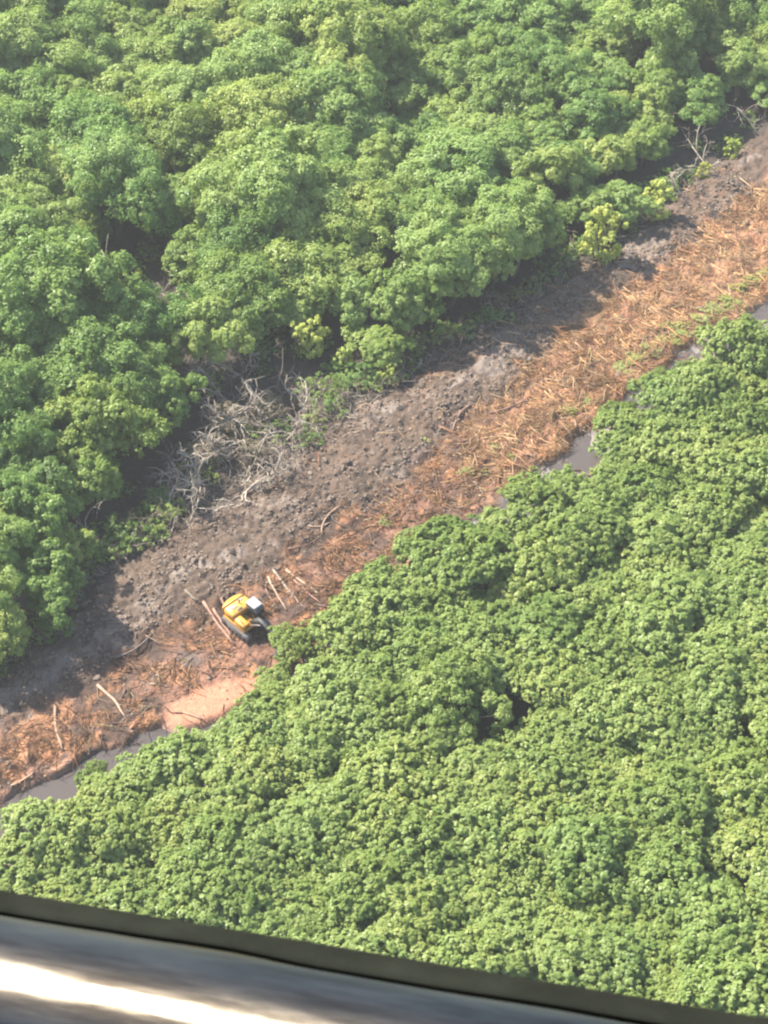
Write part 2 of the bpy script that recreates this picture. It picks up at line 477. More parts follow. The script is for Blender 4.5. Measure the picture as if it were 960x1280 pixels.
def crown_mesh(name, R, Ht, base, n_lobes, lobe_r, n_tufts, n_leaves, leaf, seed, mat, flat=1.0, droop=-0.35, ragged=0.2, upn=0.35):
    """leafy crown: lobes on an uneven dome, tufts on the lobes, leaves on the tufts; z = 0 at the tree's foot"""
    rng = np.random.RandomState(seed)
    cz = base + (Ht - base) * 0.45
    hz = (Ht - base) * 0.55
    # lobe centres
    c = []
    tries = 0
    ph = rng.rand(6) * 6.28
    while len(c) < n_lobes and tries < n_lobes * 60:
        tries += 1
        d = unit(rng.normal(size=3))
        if d[2] < droop: continue
        az = math.atan2(d[1], d[0])
        rr = 1 + ragged * (math.sin(2 * az + ph[0]) * .5 + math.sin(3 * az + ph[1]) * .5 + math.sin(5 * az + ph[2]) * .35)
        k = rng.uniform(0.68, 1.08) if rng.rand() < 0.82 else rng.uniform(0.3, 0.7)
        p = np.array([d[0] * (R - lobe_r * .6) * rr * k, d[1] * (R - lobe_r * .6) * rr * k, cz + d[2] * (hz - lobe_r * .5) * k * (1 + .12 * math.sin(4 * az + ph[3]))])
        if any(np.linalg.norm(p - q) < lobe_r * 0.62 for q in c): continue
        c.append(p)
    c = np.array(c); nl = len(c)
    lr = lobe_r * rng.uniform(0.5, 1.3, nl)
    out = unit(c - np.array([0, 0, cz - hz * 0.4]))
    # tufts
    td = unit(rng.normal(size=(nl, n_tufts, 3)) + out[:, None] * 0.75 + np.array([0, 0, 0.45]))
    tp = c[:, None] + td * lr[:, None, None] * rng.uniform(0.7, 1.0, (nl, n_tufts, 1)) * np.array([1, 1, 0.8 * flat])
    tn = unit(td + 0.35 * out[:, None])
    tone = (rng.rand(nl)[:, None] * 0.45 + rng.rand(nl, n_tufts) * 0.35)
    tp = tp.reshape(-1, 3); tn = tn.reshape(-1, 3); tone = tone.ravel()
    nt_ = len(tp)
    tr = lobe_r * 0.30
    ld = unit(rng.normal(size=(nt_, n_leaves, 3)) + tn[:, None] * 0.5)
    lp = tp[:, None] + ld * tr * rng.uniform(0.35, 1.15, (nt_, n_leaves, 1))
    ln = unit(ld * 0.55 + tn[:, None] * 0.6 + rng.normal(size=ld.shape) * 0.34 + np.array([-0.3 * upn, 0, upn]))
    lt = np.clip(tone[:, None] + rng.rand(nt_, n_leaves) * 0.2, 0, 1)
    lp = lp.reshape(-1, 3); ln = ln.reshape(-1, 3)
    V, f = leaf_quads(lp, ln, leaf * rng.uniform(0.65, 1.2, len(lp)), rng)
    me = np_mesh(name, V, f)
    point_attr(me, 'leaf', np.repeat(lt.ravel(), 4))
    me.materials.append(mat)
    return me, c

def trunk_mesh(name, lobes, Ht, rad, seed, stems=1, n_limbs=9):
    rng = np.random.RandomState(seed)
    mb = MB()
    sel = lobes[rng.permutation(len(lobes))[:n_limbs]]
    tops = []
    for k in range(stems):
        a = rng.rand() * 6.28; o = 0.0 if stems == 1 else rng.uniform(0.1, 0.45)
        foot = np.array([math.cos(a) * o, math.sin(a) * o, -0.25])
        top = np.array([rng.normal() * 0.35 + foot[0] * 2.5, rng.normal() * 0.35 + foot[1] * 2.5, Ht * rng.uniform(0.55, 0.72)])
        u = np.linspace(0, 1, 6)[:, None]
        pts = foot + (top - foot) * u + np.sin(u * 3.1) * rng.normal(size=3) * np.array([.25, .25, 0])
        mb.tube(pts, np.linspace(rad * 1.25, rad * 0.5, 6), 6)
        tops.append(pts)
    for p in sel:
        st_ = tops[rng.randint(len(tops))]
        b = st_[rng.randint(2, 6)]
        if p[2] < b[2]: b = st_[2]
        m_ = (b + p) / 2 + np.array([0, 0, 0.12 * np.linalg.norm(p - b)]) + rng.normal(size=3) * 0.12
        mb.tube([b, m_, p], [rad * 0.42, rad * 0.28, rad * 0.1], 5)
    return mb.mesh(name, True)

def tree_kind(count, R, Ht, base, n_lobes, lobe_r, n_tufts, n_leaves, leaf, seed, mat, rad, stems, **kw):
    kinds = []
    for k in range(count):
        rng = random.Random(seed * 77 + k)
        me, lobes = crown_mesh('crown', R * rng.uniform(.9, 1.1), Ht * rng.uniform(.92, 1.08), base, int(n_lobes * rng.uniform(.85, 1.15)), lobe_r * rng.uniform(.88, 1.12), n_tufts, n_leaves, leaf, seed * 100 + k, mat, **kw)
        tm = trunk_mesh('trunk', lobes, Ht, rad, seed * 100 + k + 50, stems)
        tm.materials.append(M['bark'])
        kinds.append((me, tm))
    return kinds

BIG = tree_kind(7, 5.0, 11.0, 3.0, 64, 1.45, 30, 19, 0.160, 11, M['leaf_forest'], 0.24, 2, droop=-0.45, ragged=0.6)
MED = tree_kind(8, 3.2, 8.5, 2.2, 50, 0.92, 24, 17, 0.145, 12, M['leaf_forest'], 0.17, 2, droop=-0.45, ragged=0.5)
LOW = tree_kind(9, 2.05, 4.2, 2.2, 150, 0.33, 9, 10, 0.100, 13, M['leaf_thicket'], 0.08, 3, droop=-0.3, ragged=0.32, upn=0.8)
SPR = tree_kind(4, 2.0, 3.4, 0.3, 26, 0.45, 8, 8, 0.12, 16, M['leaf_forest'], 0.06, 4, droop=-0.5, ragged=0.6)
CRE = tree_kind(4, 2.0, 2.2, 0.0, 30, 0.42, 9, 8, 0.12, 17, M['leaf_creeper'], 0.05, 2, droop=-0.2, ragged=0.7)
YEL = tree_kind(3, 1.9, 4.6, 0.2, 46, 0.46, 13, 12, 0.12, 14, M['leaf_yellow'], 0.09, 2, droop=-0.8, ragged=0.4)
DRY = tree_kind(2, 2.0, 3.6, 0.8, 24, 0.6, 12, 10, 0.13, 15, M['leaf_dry'], 0.08, 3, droop=-0.3, ragged=0.3)

EMG = tree_kind(1, 3.6, 7.0, 1.6, 70, 0.85, 24, 17, 0.13, 18, M['leaf_thicket'], 0.16, 2, droop=-0.45, ragged=0.36)
RT = random.Random(5)
def plant(kinds, name, x, y, sc, label, cat, group=None, sz=1.0, k=None, z=None):
    me, tm = kinds[RT.randrange(len(kinds)) if k is None else k % len(kinds)]
    root = empty(name, (x, y, ground_z(x, y) if z is None else z), RT.uniform(0, 6.28))
    root.scale = (sc, sc, sc * sz)
    tag(root, label, cat, group)
    link('trunk', tm, root); link('crown', me, root)
    return root

def at_crown(u, v, zc):
    p = G(u, v, zc); return p[0], p[1]

placed = []                                   # (x, y, r)
def free(x, y, r, k=0.55):
    return all((x - a) ** 2 + (y - b) ** 2 > (k * (r + c)) ** 2 for a, b, c in placed)

# -- single trees of the tall forest one can tell apart (pixel of the crown's middle, height of that middle, kind, scale)
NOTED = [
    (345, 262, 7.0, BIG, 1.28, 'large round-crowned mangrove standing forward left of centre, brightest on its left'),
    (300, 310, 5.6, BIG, 0.95, 'lower mangrove crown tucked against the large round-crowned mangrove, above the shaded gap'),
    (75, 392, 7.5, BIG, 1.35, 'broad dark-sided mangrove at the left border of the picture, left of the shaded gap'),
    (20, 330, 7.5, BIG, 1.15, 'mangrove at the left border just behind the broad dark-sided mangrove'),
    (125, 555, 4.2, MED, 1.28, 'rounded mangrove left of the tangle of bare branches'),
    (205, 505, 3.6, MED, 0.92, 'small mangrove between the rounded mangrove and the bare tangle'),
    (262, 440, 4.0, MED, 1.1, 'mangrove directly behind the tangle of bare branches'),
    (305, 408, 4.2, MED, 0.85, 'smaller mangrove right behind the one over the bare tangle'),
    (35, 660, 4.4, MED, 1.1, 'mangrove at the left border level with the pale forked snag'),
    (60, 735, 3.8, MED, 1.0, 'mangrove at the left border whose shadow reaches the grey bank'),
    (10, 590, 4.6, MED, 1.1, 'mangrove at the left border below the broad dark-sided one'),
    (5, 800, 3.2, MED, 0.8, 'lowest mangrove on the left border above the grey bank'),
    (560, 330, 6.0, BIG, 0.95, 'large mangrove at the middle of the forest edge'),
    (640, 290, 6.0, BIG, 0.95, 'large mangrove on the forest edge left of the yellow-green bush'),
    (505, 385, 4.8, MED, 1.0, 'mangrove on the forest edge right of the tall yellow-green shrub'),
    (445, 372, 5.0, MED, 0.85, 'mangrove on the forest edge behind the tall yellow-green shrub'),
    (415, 290, 6.5, BIG, 0.9, 'mangrove just right of the large round-crowned mangrove'),
    (690, 215, 5.6, MED, 1.1, 'mangrove behind the round yellow-green bush on the forest edge'),
]
for u, v, zc, kind, sc, lab in NOTED:
    x, y = at_crown(u, v, zc)
    plant(kind, 'mangrove_tree', x, y, sc, lab, 'tree', 'tall mangroves beyond the cleared strip')
    placed.append((x, y, (4.4 if kind is BIG else 3.1) * sc))

YELLOWS = [
    (736, 292, 2.8, 1.25, 1.2, 'rounded yellow-green bush on the forest edge, the larger of two neighbours'),
    (808, 246, 2.4, 1.0, 1.05, 'smaller yellow-green bush on the forest edge, right of the larger one'),
    (386, 408, 4.6, 0.9, 1.35, 'tall narrow yellow-green shrub right of the tangle of bare branches'),
    (430, 432, 3.0, 0.6, 1.0, 'small yellow-green shrub between the tall narrow one and the forest edge'),
    (486, 466, 1.6, 0.48, 1.2, 'small yellow sapling at the edge of the grey bank'),
    (880, 205, 2.0, 0.5, 0.9, 'little yellow-green bush among the bare branches at upper right'),
    (905, 165, 2.8, 0.55, 0.9, 'little yellow-green bush above the bare branches at upper right'),
    (330, 500, 2.0, 0.5, 0.9, 'little yellowish shrub growing inside the bare tangle'),
]
for u, v, zc, sc, sz, lab in YELLOWS:
    x, y = at_crown(u, v, zc)
    ps, pt = st(np.array([x, y, 0])); over = min(0.0, float(L_at(E_FOREST, ps)) - 0.3 - pt) if u > 600 else 0.0
    x, y = x + AY[0] * over, y + AY[1] * over
    plant(YEL, 'yellow_green_shrub', x, y, sc, lab, 'bush', 'yellow-green bushes of the forest edge', sz)
    placed.append((x, y, 1.7 * sc))

# gaps between the tall trees, where the shaded floor shows
GAPS = [(748, 330, 3.0), (818, 275, 3.0), (705, 352, 2.4), (770, 310, 2.4), (865, 228, 3.0), (905, 200, 3.0), (945, 165, 2.2), (180, 345, 5.5), (205, 410, 4.5), (355, 190, 3.2), (160, 435, 3.6), (386, 452, 3.0), (432, 462, 2.0), (485, 482, 1.6), (330, 540, 6.0), (290, 520, 5.0), (260, 600, 4.6), (150, 690, 3.4), (200, 640, 4.0), (880, 205, 3.0), (470, 110, 2.0), (330, 480, 3.5), (370, 500, 3.5), (120, 690, 2.5)]
GAPW = [(*G(u, v)[:2], r) for u, v, r in GAPS]
for u, v, zc, *_ in YELLOWS[:3]:                # open on the sunny side
    p = G(u, v, zc); GAPW.append((p[0] - 3.2, p[1] + 1.8, 2.6))

rng = np.random.RandomState(21)
n_forest = 0
for pas, (kindsets, r0, dens) in enumerate([(('B',), 5.0, 1500), (('M',), 3.2, 4500), (('m',), 2.4, 2200)]):
    for _ in range(dens):
        y = rng.uniform(95, 246); x = rng.uniform(-72, 72)
        s_, t_ = st(np.array([x, y, 0]))
        pu, pv = project((x, y, 5.0))
        if pu < -75 or pu > 1040 or pv < -75: continue
        left = pu < 470
        r = r0 * rng.uniform(0.8, 1.15)
        if pas == 0:
            if not left and rng.rand() > 0.12: continue
            if left and rng.rand() > 0.75: continue
        tf = float(L_at(E_FOREST, s_))
        if t_ < tf + r * 0.7 + 0.2: continue
        if any((x - a) ** 2 + (y - b) ** 2 < (c + r * 0.35) ** 2 for a, b, c in GAPW): continue
        if not free(x, y, r, 0.60 if pas == 0 else 0.58): continue
        placed.append((x, y, r)); n_forest += 1
        edge = t_ < tf + 4.5
        sz = rng.uniform(0.72, 1.12) * (0.82 if edge else 1.0) * (0.88 if not left else 1.0)
        if pas == 0: plant(BIG, 'mangrove_tree', x, y, r / 4.5, 'tall green mangrove in the closed forest on the far side of the clearing', 'tree', 'tall mangroves beyond the cleared strip', sz)
        else: plant(MED, 'mangrove_tree', x, y, r / 3.0, 'tall green mangrove in the closed forest on the far side of the clearing', 'tree', 'tall mangroves beyond the cleared strip', sz * (1.15 if pas == 2 else 1.0))
print('forest trees', n_forest)

# ---- the low thicket on the near side
LOWN = [
    (565, 868, 5.2, EMG, 1.1, 1.12, 'larger round-crowned mangrove standing above the low thicket, dark shade on its right'),
    (362, 806, 2.6, LOW, 0.9, 0.95, 'low mangrove in front of the excavator, hiding its boom'),
    (395, 800, 2.6, LOW, 0.95, 1.0, 'low mangrove beside the one hiding the excavator boom'),
    (345, 850, 2.5, LOW, 0.9, 1.0, 'low mangrove at the right end of the salmon mud fan'),
    (262, 925, 2.5, LOW, 0.75, 1.0, 'low mangrove at the thicket corner below the salmon mud fan'),
    (115, 962, 2.4, LOW, 0.62, 1.25, 'low mangrove jutting over the grey channel at lower left'),
    (520, 680, 2.5, LOW, 0.85, 1.0, 'low mangrove reaching out over the debris at the middle of the thicket edge'),
    (570, 675, 2.5, LOW, 0.9, 1.0, 'low mangrove on the thicket edge right of the one reaching over the debris'),
    (775, 520, 2.5, LOW, 0.95, 1.0, 'low mangrove on the thicket edge beside the grey pool at right'),
    (828, 462, 2.0, LOW, 0.5, 1.0, 'small green shrub standing alone at the foot of the straw-coloured debris'),
]
placed2 = []
def free2(x, y, r, k):
    return all((x - a) ** 2 + (y - b) ** 2 > (k * (r + c)) ** 2 for a, b, c in placed2)
for u, v, zc, kind, sc, sz, lab in LOWN:
    x, y = at_crown(u, v, zc)
    plant(kind, 'mangrove_shrub' if kind is LOW else 'mangrove_tree', x, y, sc, lab, 'tree' if kind is EMG else 'shrub', 'low mangroves of the near thicket', sz)
    placed2.append((x, y, 2.0 * sc if kind is LOW else 3.0))
n_low = 0
GAP2 = [(*G(u, v, 1.5)[:2], r) for u, v, r in [(628, 905, 2.4), (610, 935, 1.6), (275, 935, 1.2), (590, 765, 1.2), (492, 700, 1.3), (862, 805, 1.1), (740, 975, 1.0), (930, 930, 1.1), (955, 1255, 1.2), (500, 1030, 1.1), (400, 1000, .9), (700, 690, 1.0), (870, 640, .9)]]
for pas, (r0, cnt) in enumerate([(2.1, 6000), (1.55, 6000)]):
    for _ in range(cnt):
        x = rng.uniform(-48, 60); y = rng.uniform(66, 175)
        s_, t_ = st(np.array([x, y, 0]))
        pu, pv = project((x, y, 3.0))
        if pu < -70 or pu > 1040 or pv > 1300: continue
        # the aircraft's tube hides the bottom of the view; go on a little way beneath it
        if pv > 1215 + 0.16 * pu: continue
        tk = float(L_at(E_THICKET, s_))
        r = r0 * rng.uniform(0.85, 1.15)
        if t_ > tk - r * 0.4 - 0.7 + 1.8 * (float(fbm(s_ * 0.16, 3.3, 2, 17)) - 0.42): continue
        if any((x - a) ** 2 + (y - b) ** 2 < (c + r * 0.6) ** 2 for a, b, c in GAP2): continue
        if not free2(x, y, r, 0.66 if pas == 0 else 0.60): continue
        placed2.append((x, y, r)); n_low += 1
        hvar = (0.66 + 0.5 * float(fbm(x * 0.12, y * 0.12, 2, 5))) * rng.uniform(0.94, 1.07)
        if pas == 0 or rng.rand() < 0.97:
            plant(LOW, 'mangrove_shrub', x, y, r / 1.42, 'low bushy mangrove in the dense thicket filling the near side of the clearing', 'shrub', 'low mangroves of the near thicket', hvar)
print('thicket', n_low)
for u, v, lab in [(185, 965, 'withered olive shrub on the thicket edge beside the grey channel'), (210, 945, 'withered pale shrub nearest the salmon mud fan')]:
    x, y = at_crown(u, v, 1.6)
    plant(DRY, 'withered_shrub', x, y, 0.75, lab, 'shrub')


# ------------------------------------------------------------------ mud clods, litter and twigs in the clearing
def clod_mesh(seed):
    rg = np.random.RandomState(seed)
    n = 6
    ang = np.linspace(0, 2 * np.pi, n, endpoint=False)
    V = [[0, 0, 0.62]]
    for z, r in ((0.42, 0.62), (0.0, 1.0), (-0.35, 0.85)):
        for a in ang: V.append([math.cos(a) * r, math.sin(a) * r, z])
    V = np.array(V) * rg.uniform(0.72, 1.25, (19, 1)) + rg.normal(size=(19, 3)) * 0.07
    V *= np.array([1.2, 0.9, 0.8])
    V += rg.normal(size=V.shape) * 0.13
    f3 = [[0, 1 + k, 1 + (k + 1) % n] for k in range(n)]
    f4 = [[1 + q * n + k, 1 + (q + 1) * n + k, 1 + (q + 1) * n + (k + 1) % n, 1 + q * n + (k + 1) % n] for q in range(2) for k in range(n)]
    return V, np.array(f4), np.array(f3)
CL = [clod_mesh(s_) for s_ in range(8)]
CLM = []
for V, f4, f3 in CL:
    me = np_mesh('mud_clod', V, [f4, f3], False); me.materials.append(M['clod']); CLM.append(me)
rng = np.random.RandomState(33)
def scatter(n, accept, slo=-52, shi=66, tlo=-16, thi=14):
    out = []
    got = 0
    while got < n:
        s_ = rng.uniform(slo, shi, 20000); t_ = rng.uniform(tlo, thi, 20000)
        k_ = rng.rand(20000) < accept(s_, t_)
        out.append(np.c_[s_[k_], t_[k_]]); got += int(k_.sum())
    return np.concatenate(out)[:n]
def w_mud(s_, t_):
    fo_, de_, ch_, sp_, th_ = zones(s_, t_)
    clump = sstep(0.42, 0.62, fbm(s_ * 0.45, t_ * 0.45, 3, 12))
    return (1 - fo_) * (1 - th_) * (1 - ch_) * (1 - sp_) * (1 - 0.75 * de_) * (0.2 + 0.8 * clump)
def w_debris(s_, t_):
    fo_, de_, ch_, sp_, th_ = zones(s_, t_)
    heap = sstep(0.40, 0.60, fbm(s_ * 0.6, t_ * 0.8, 4, 90))
    return (1 - fo_) * (1 - th_) * (1 - 0.95 * ch_) * (1 - 0.93 * sp_) * (0.05 + 0.95 * de_) * (0.12 + 0.88 * heap) * (0.34 + 0.66 * sstep(-22, 16, s_)) * (1 - 0.7 * np.exp(-((L_at(E_MUD, s_) - t_ - 0.9) / 1.7) ** 2) * (1 - sstep(8, 26, s_)))
for q, (s_, t_) in enumerate(scatter(290, w_mud)):
    p = xy(s_, t_)
    o = link('mud_clod', CLM[q % 8], ground)
    sc = float(rng.uniform(0.17, 0.33)) if rng.rand() < 0.88 else float(rng.uniform(0.33, 0.5))
    o.location = (p[0], p[1], float(height(s_, t_)) + sc * 0.03)
    o.rotation_euler = (rng.uniform(-.4, .4), rng.uniform(-.4, .4), rng.uniform(0, 6.28)); o.scale = (sc, sc, sc * 0.8)
mb = MB()
pts = scatter(7000, w_mud); hz_ = height(pts[:, 0], pts[:, 1]); pw = xy(pts[:, 0], pts[:, 1])
for q in range(len(pts)):
    V, f4, f3 = CL[rng.randint(8)]
    a = rng.uniform(0, 6.28); sc = rng.uniform(0.05, 0.17)
    R_ = np.array([[math.cos(a), -math.sin(a), 0], [math.sin(a), math.cos(a), 0], [0, 0, 1]])
    mb.add(V @ R_.T * sc + np.array([pw[q, 0], pw[q, 1], hz_[q] + sc * 0.1]), f4, f3)
tag(mb.build('small_mud_clods', M['clod'], ground, False), kind='stuff')

def palette(n, s_, t_):
    """wood and dead leaf colours, drier and paler towards the far end"""
    pal = np.array([[0.40, 0.19, 0.09], [0.30, 0.14, 0.075], [0.48, 0.31, 0.15], [0.16, 0.085, 0.055], [0.50, 0.38, 0.24], [0.085, 0.055, 0.04], [0.36, 0.32, 0.15]])
    fe = sstep(-14, 24, s_)
    P_ = np.stack([0.22 + 0 * fe, 0.20 + 0 * fe, 0.08 + 0.26 * fe, 0.22 - 0.14 * fe, 0.07 + 0.10 * fe, 0.20 - 0.16 * fe, 0.08 + 0 * fe], -1)
    hp = sstep(0.40, 0.60, fbm(s_ * 0.6, t_ * 0.8, 4, 90)) * 0.6 + 0.4 * fe
    P_[..., 3] += 0.5 * (1 - hp); P_[..., 5] += 0.5 * (1 - hp)
    cum = np.cumsum(P_ / P_.sum(-1, keepdims=True), -1)
    k_ = (rng.rand(n)[:, None] > cum).sum(-1).clip(0, 6)
    tone = (0.45 + 0.95 * fbm(s_ * 0.8, t_ * 0.8, 3, 66)) * (0.62 + 0.38 * fe)
    return (0.72 * pal[k_] + 0.28 * np.array([0.44, 0.21, 0.085])) * rng.uniform(0.82, 1.18, (n, 1)) * tone[:, None] * 0.82

def twigs(name, n, wfun, lmin, lmax, rmin, rmax, mat, lift=0.05):
    p2 = scatter(n, wfun)
    # twigs lie in combed heaps: neighbours share a direction
    ang = (fbm(p2[:, 0] * 0.25, p2[:, 1] * 0.25, 2, 15) * 9.0) + rng.normal(size=n) * 0.55
    ln = rng.uniform(lmin, lmax, n); rd = rng.uniform(rmin, rmax, n)
    d = np.cos(ang)[:, None] * AX + np.sin(ang)[:, None] * AY
    c = xy(p2[:, 0], p2[:, 1]); c[:, 2] = height(p2[:, 0], p2[:, 1]) + rd + lift * rng.rand(n)
    side = np.cross(d, [0, 0, 1.0])
    bend = rng.normal(size=n) * 0.18
    tilt = rng.normal(size=n) * 0.16
    rings = []
    for q, u in enumerate((-0.5, 0.0, 0.5)):
        ctr = c + d * (ln * u)[:, None] + side * (bend * ln * (1 - abs(2 * u)))[:, None]
        ctr[:, 2] += tilt * ln * u
        hs = height(*st(ctr))
        ctr[:, 2] = np.maximum(ctr[:, 2], hs + rd * 0.5)
        r = rd * (1.1, 0.9, 0.55)[q]
        for a in (1.57, 3.66, 5.76):
            rings.append(ctr + side * (np.cos(a) * r)[:, None] + np.array([0, 0, 1.0]) * (np.sin(a) * r)[:, None])
    V = np.stack(rings, 1).reshape(-1, 3)
    f = []
    b = np.arange(n) * 9
    for q in range(2):
        for k in range(3):
            k2 = (k + 1) % 3
            f.append(np.stack([b + q * 3 + k, b + q * 3 + k2, b + q * 3 + 3 + k2, b + q * 3 + 3 + k], -1))
    f = np.concatenate(f)
    caps = np.concatenate([np.stack([b + 2, b + 1, b], -1), np.stack([b + 6, b + 7, b + 8], -1)])
    me = np_mesh(name, V, [f, caps], False)
    color_attr(me, 'tint', np.repeat(palette(n, p2[:, 0], p2[:, 1]), 9, 0))
    return tag(link(name, me, None, mat), kind='stuff')
twm = attr_color_mat('twig_wood', 0.85, 0.3, 6.0)[0]
tag(twigs('twig_litter', 13000, w_debris, 0.4, 2.2, 0.012, 0.034, twm, 0.16), 'carpet of orange and straw coloured twigs over the cleared strip', 'twigs')
tag(twigs('branch_litter', 1700, w_debris, 1.2, 3.2, 0.03, 0.065, twm, 0.3), 'heaped thicker broken branches scattered over the cleared strip', 'branches')
# dead leaves
n = 9000
p2 = scatter(n, w_debris); c = xy(p2[:, 0], p2[:, 1]); c[:, 2] = height(p2[:, 0], p2[:, 1]) + 0.04 + 0.10 * rng.rand(n)
V, f = leaf_quads(c, np.array([0, 0, 1.0]) + rng.normal(size=(n, 3)) * 0.45, rng.uniform(0.06, 0.15, n), rng)
me = np_mesh('leaf_litter', V, f); color_attr(me, 'tint', np.repeat(palette(n, p2[:, 0], p2[:, 1]), 4, 0))
tag(link('leaf_litter', me, None, twm), 'dead orange leaves strewn over the cleared strip', 'leaf litter', kind='stuff')

# ------------------------------------------------------------------ logs and loose branches
def log_between(a, b, rad, mat, label, group=None, bend=0.0, name='log', seed=0, sides=8, lift=0.0):
    rg = np.random.RandomState(seed + 400)
    A = G(*a); B = G(*b)
    u = np.linspace(0, 1, 7)
    c = (A + B) / 2; sd = np.cross(unit(B - A), [0, 0, 1.0])
    pts = A + (B - A) * u[:, None] + sd * (bend * np.linalg.norm(B - A) * 4 * u * (1 - u))[:, None]
    hz = height(*st(pts))
    # a log lies on the high points beneath it
    kfit = np.polyfit(u, hz, 1); line_ = np.polyval(kfit, u); line_ = line_ + max(0.0, float((hz - line_).max())) * 0.55
    pts[:, 2] = line_ + rad * 0.8 + lift
    pts += rg.normal(size=pts.shape) * rad * 0.25
    loc = pts[0].copy(); loc[2] = float(min(hz[0], pts[0, 2]))
    mb = MB(); mb.tube(pts - loc, rad * np.linspace(1.1, 0.72, 7) * rg.uniform(.9, 1.1, 7), sides)
    # a stub of a cut side branch
    k = rg.randint(2, 5); dd = unit(rg.normal(size=3) + np.array([0, 0, 0.8]))
    mb.tube([pts[k] - loc, pts[k] - loc + dd * rad * 3.0], [rad * 0.45, rad * 0.3], 5)
    o = mb.build(name, mat, None, True, tuple(loc))
    return tag(o, label, 'log' if name == 'log' else 'branch', group)
MATG = 'logs laid side by side as a mat for the excavator'
for q, (a, b, r, m, lab) in enumerate([
    ((255, 757), (293, 809), 0.17, 'log_wood', 'outermost reddish log of the mat on the left of the excavator'),
    ((267, 764), (293, 801), 0.15, 'log_wood', 'reddish log of the mat, second from the left of the excavator'),
    ((276, 750), (300, 786), 0.15, 'log_wood', 'log of the mat touching the left side of the excavator'),
    ((341, 713), (382, 763), 0.14, 'dead_wood', 'longest grey log of the mat right of the excavator'),
    ((358, 713), (400, 746), 0.15, 'pale_log', 'pale orange log at the right end of the mat'),
    ((368, 727), (402, 757), 0.12, 'log_wood', 'thin brown log just below the pale orange one'),
    ((335, 723), (358, 763), 0.13, 'pale_log', 'pale log of the mat nearest the cab'),
    ((332, 734), (347, 762), 0.13, 'log_wood', 'short reddish log of the mat beside the cab'),
]): log_between(a, b, r * 0.8, M[m], lab, MATG, 0.02, seed=q)
for q, (a, b, r, m, bend, lab) in enumerate([
    ((136, 826), (190, 797), 0.15, 'dark_log', 0.12, 'dark curved log on the grey bank left of the excavator'),
    ((122, 859), (156, 896), 0.13, 'pale_log', -0.05, 'pale orange log pointing down to the channel at lower left'),
    ((70, 885), (79, 940), 0.13, 'pale_log', 0.05, 'pale upright-lying log left of the other, at lower left'),
    ((14, 984), (44, 968), 0.09, 'pale_log', 0.08, 'small pale log by the channel in the lower left corner'),
    ((232, 745), (246, 757), 0.10, 'dead_wood', 0.0, 'short grey log end between the bank and the log mat'),
    ((428, 637), (402, 672), 0.11, 'pale_log', 0.16, 'crooked pale branch above the excavator amid dark peat'),
    ((412, 655), (385, 662), 0.08, 'pale_log', -0.15, 'thin pale stick across the foot of the crooked branch'),
    ((588, 512), (566, 541), 0.10, 'log_wood', 0.10, 'brown stick at the head of the orange debris'),
    ((640, 545), (668, 533), 0.08, 'pale_log', 0.0, 'pale stick on the lower edge of the orange debris'),
    ((638, 588), (646, 572), 0.08, 'pale_log', 0.05, 'pale stick beside the grey pool'),
    ((612, 519), (662, 500), 0.10, 'log_wood', 0.05, 'long brown stick in the middle of the orange debris'),
    ((700, 470), (742, 455), 0.08, 'log_wood', -0.06, 'brown stick in the straw-coloured debris'),
    ((470, 655), (500, 640), 0.09, 'dark_log', 0.08, 'dark stick in the peat left of the thicket edge'),
    ((360, 690), (396, 675), 0.10, 'log_wood', 0.1, 'brown branch in the peat above the log mat'),
]): log_between(a, b, r, M[m], lab, None, bend, 'log' if r >= 0.1 else 'fallen_branch', q + 40, 6)
sticks = scatter(110, lambda s_, t_: w_debris(s_, t_) * sstep(0.5, 0.9, zones(s_, t_)[1]), -40, 55)
for q, (s_, t_) in enumerate(sticks):
    p = xy(s_, t_); a = float(fbm(s_ * .25, t_ * .25, 2, 15)) * 9 + rng.normal() * 0.7
    ln = rng.uniform(0.9, 2.4); r = rng.uniform(0.035, 0.075)
    d = math.cos(a) * AX + math.sin(a) * AY; sd = np.cross(d, [0, 0, 1.0]); bn = rng.normal() * 0.10
    u = np.linspace(-.5, .5, 5)
    pts_ = p + d * (u * ln)[:, None] + sd * (bn * ln * (1 - 4 * u * u))[:, None]
    hz = height(*st(pts_)); pts_[:, 2] = hz.mean() * 0.4 + hz * 0.6 + r + 0.06
    loc = np.array([p[0], p[1], float(hz.mean())])
    mb = MB(); mb.tube(pts_ - loc, r * np.array([1.1, 1, .9, .75, .5]), 5)
    if rng.rand() < 0.7:
        e = unit(d * 0.6 + sd * rng.choice([-1, 1]) * 0.7 + np.array([0, 0, 0.2])); mb.tube([pts_[2] - loc, pts_[2] - loc + e * ln * 0.3], [r * .7, r * .3], 4)
    o = mb.build('fallen_branch', M[('log_wood', 'pale_log', 'log_wood', 'dark_log', 'brown_stem')[q % 5]], None, True, tuple(loc))
    tag(o, 'loose broken branch lying in the orange debris of the cleared strip', 'branch', 'broken branches in the orange debris')

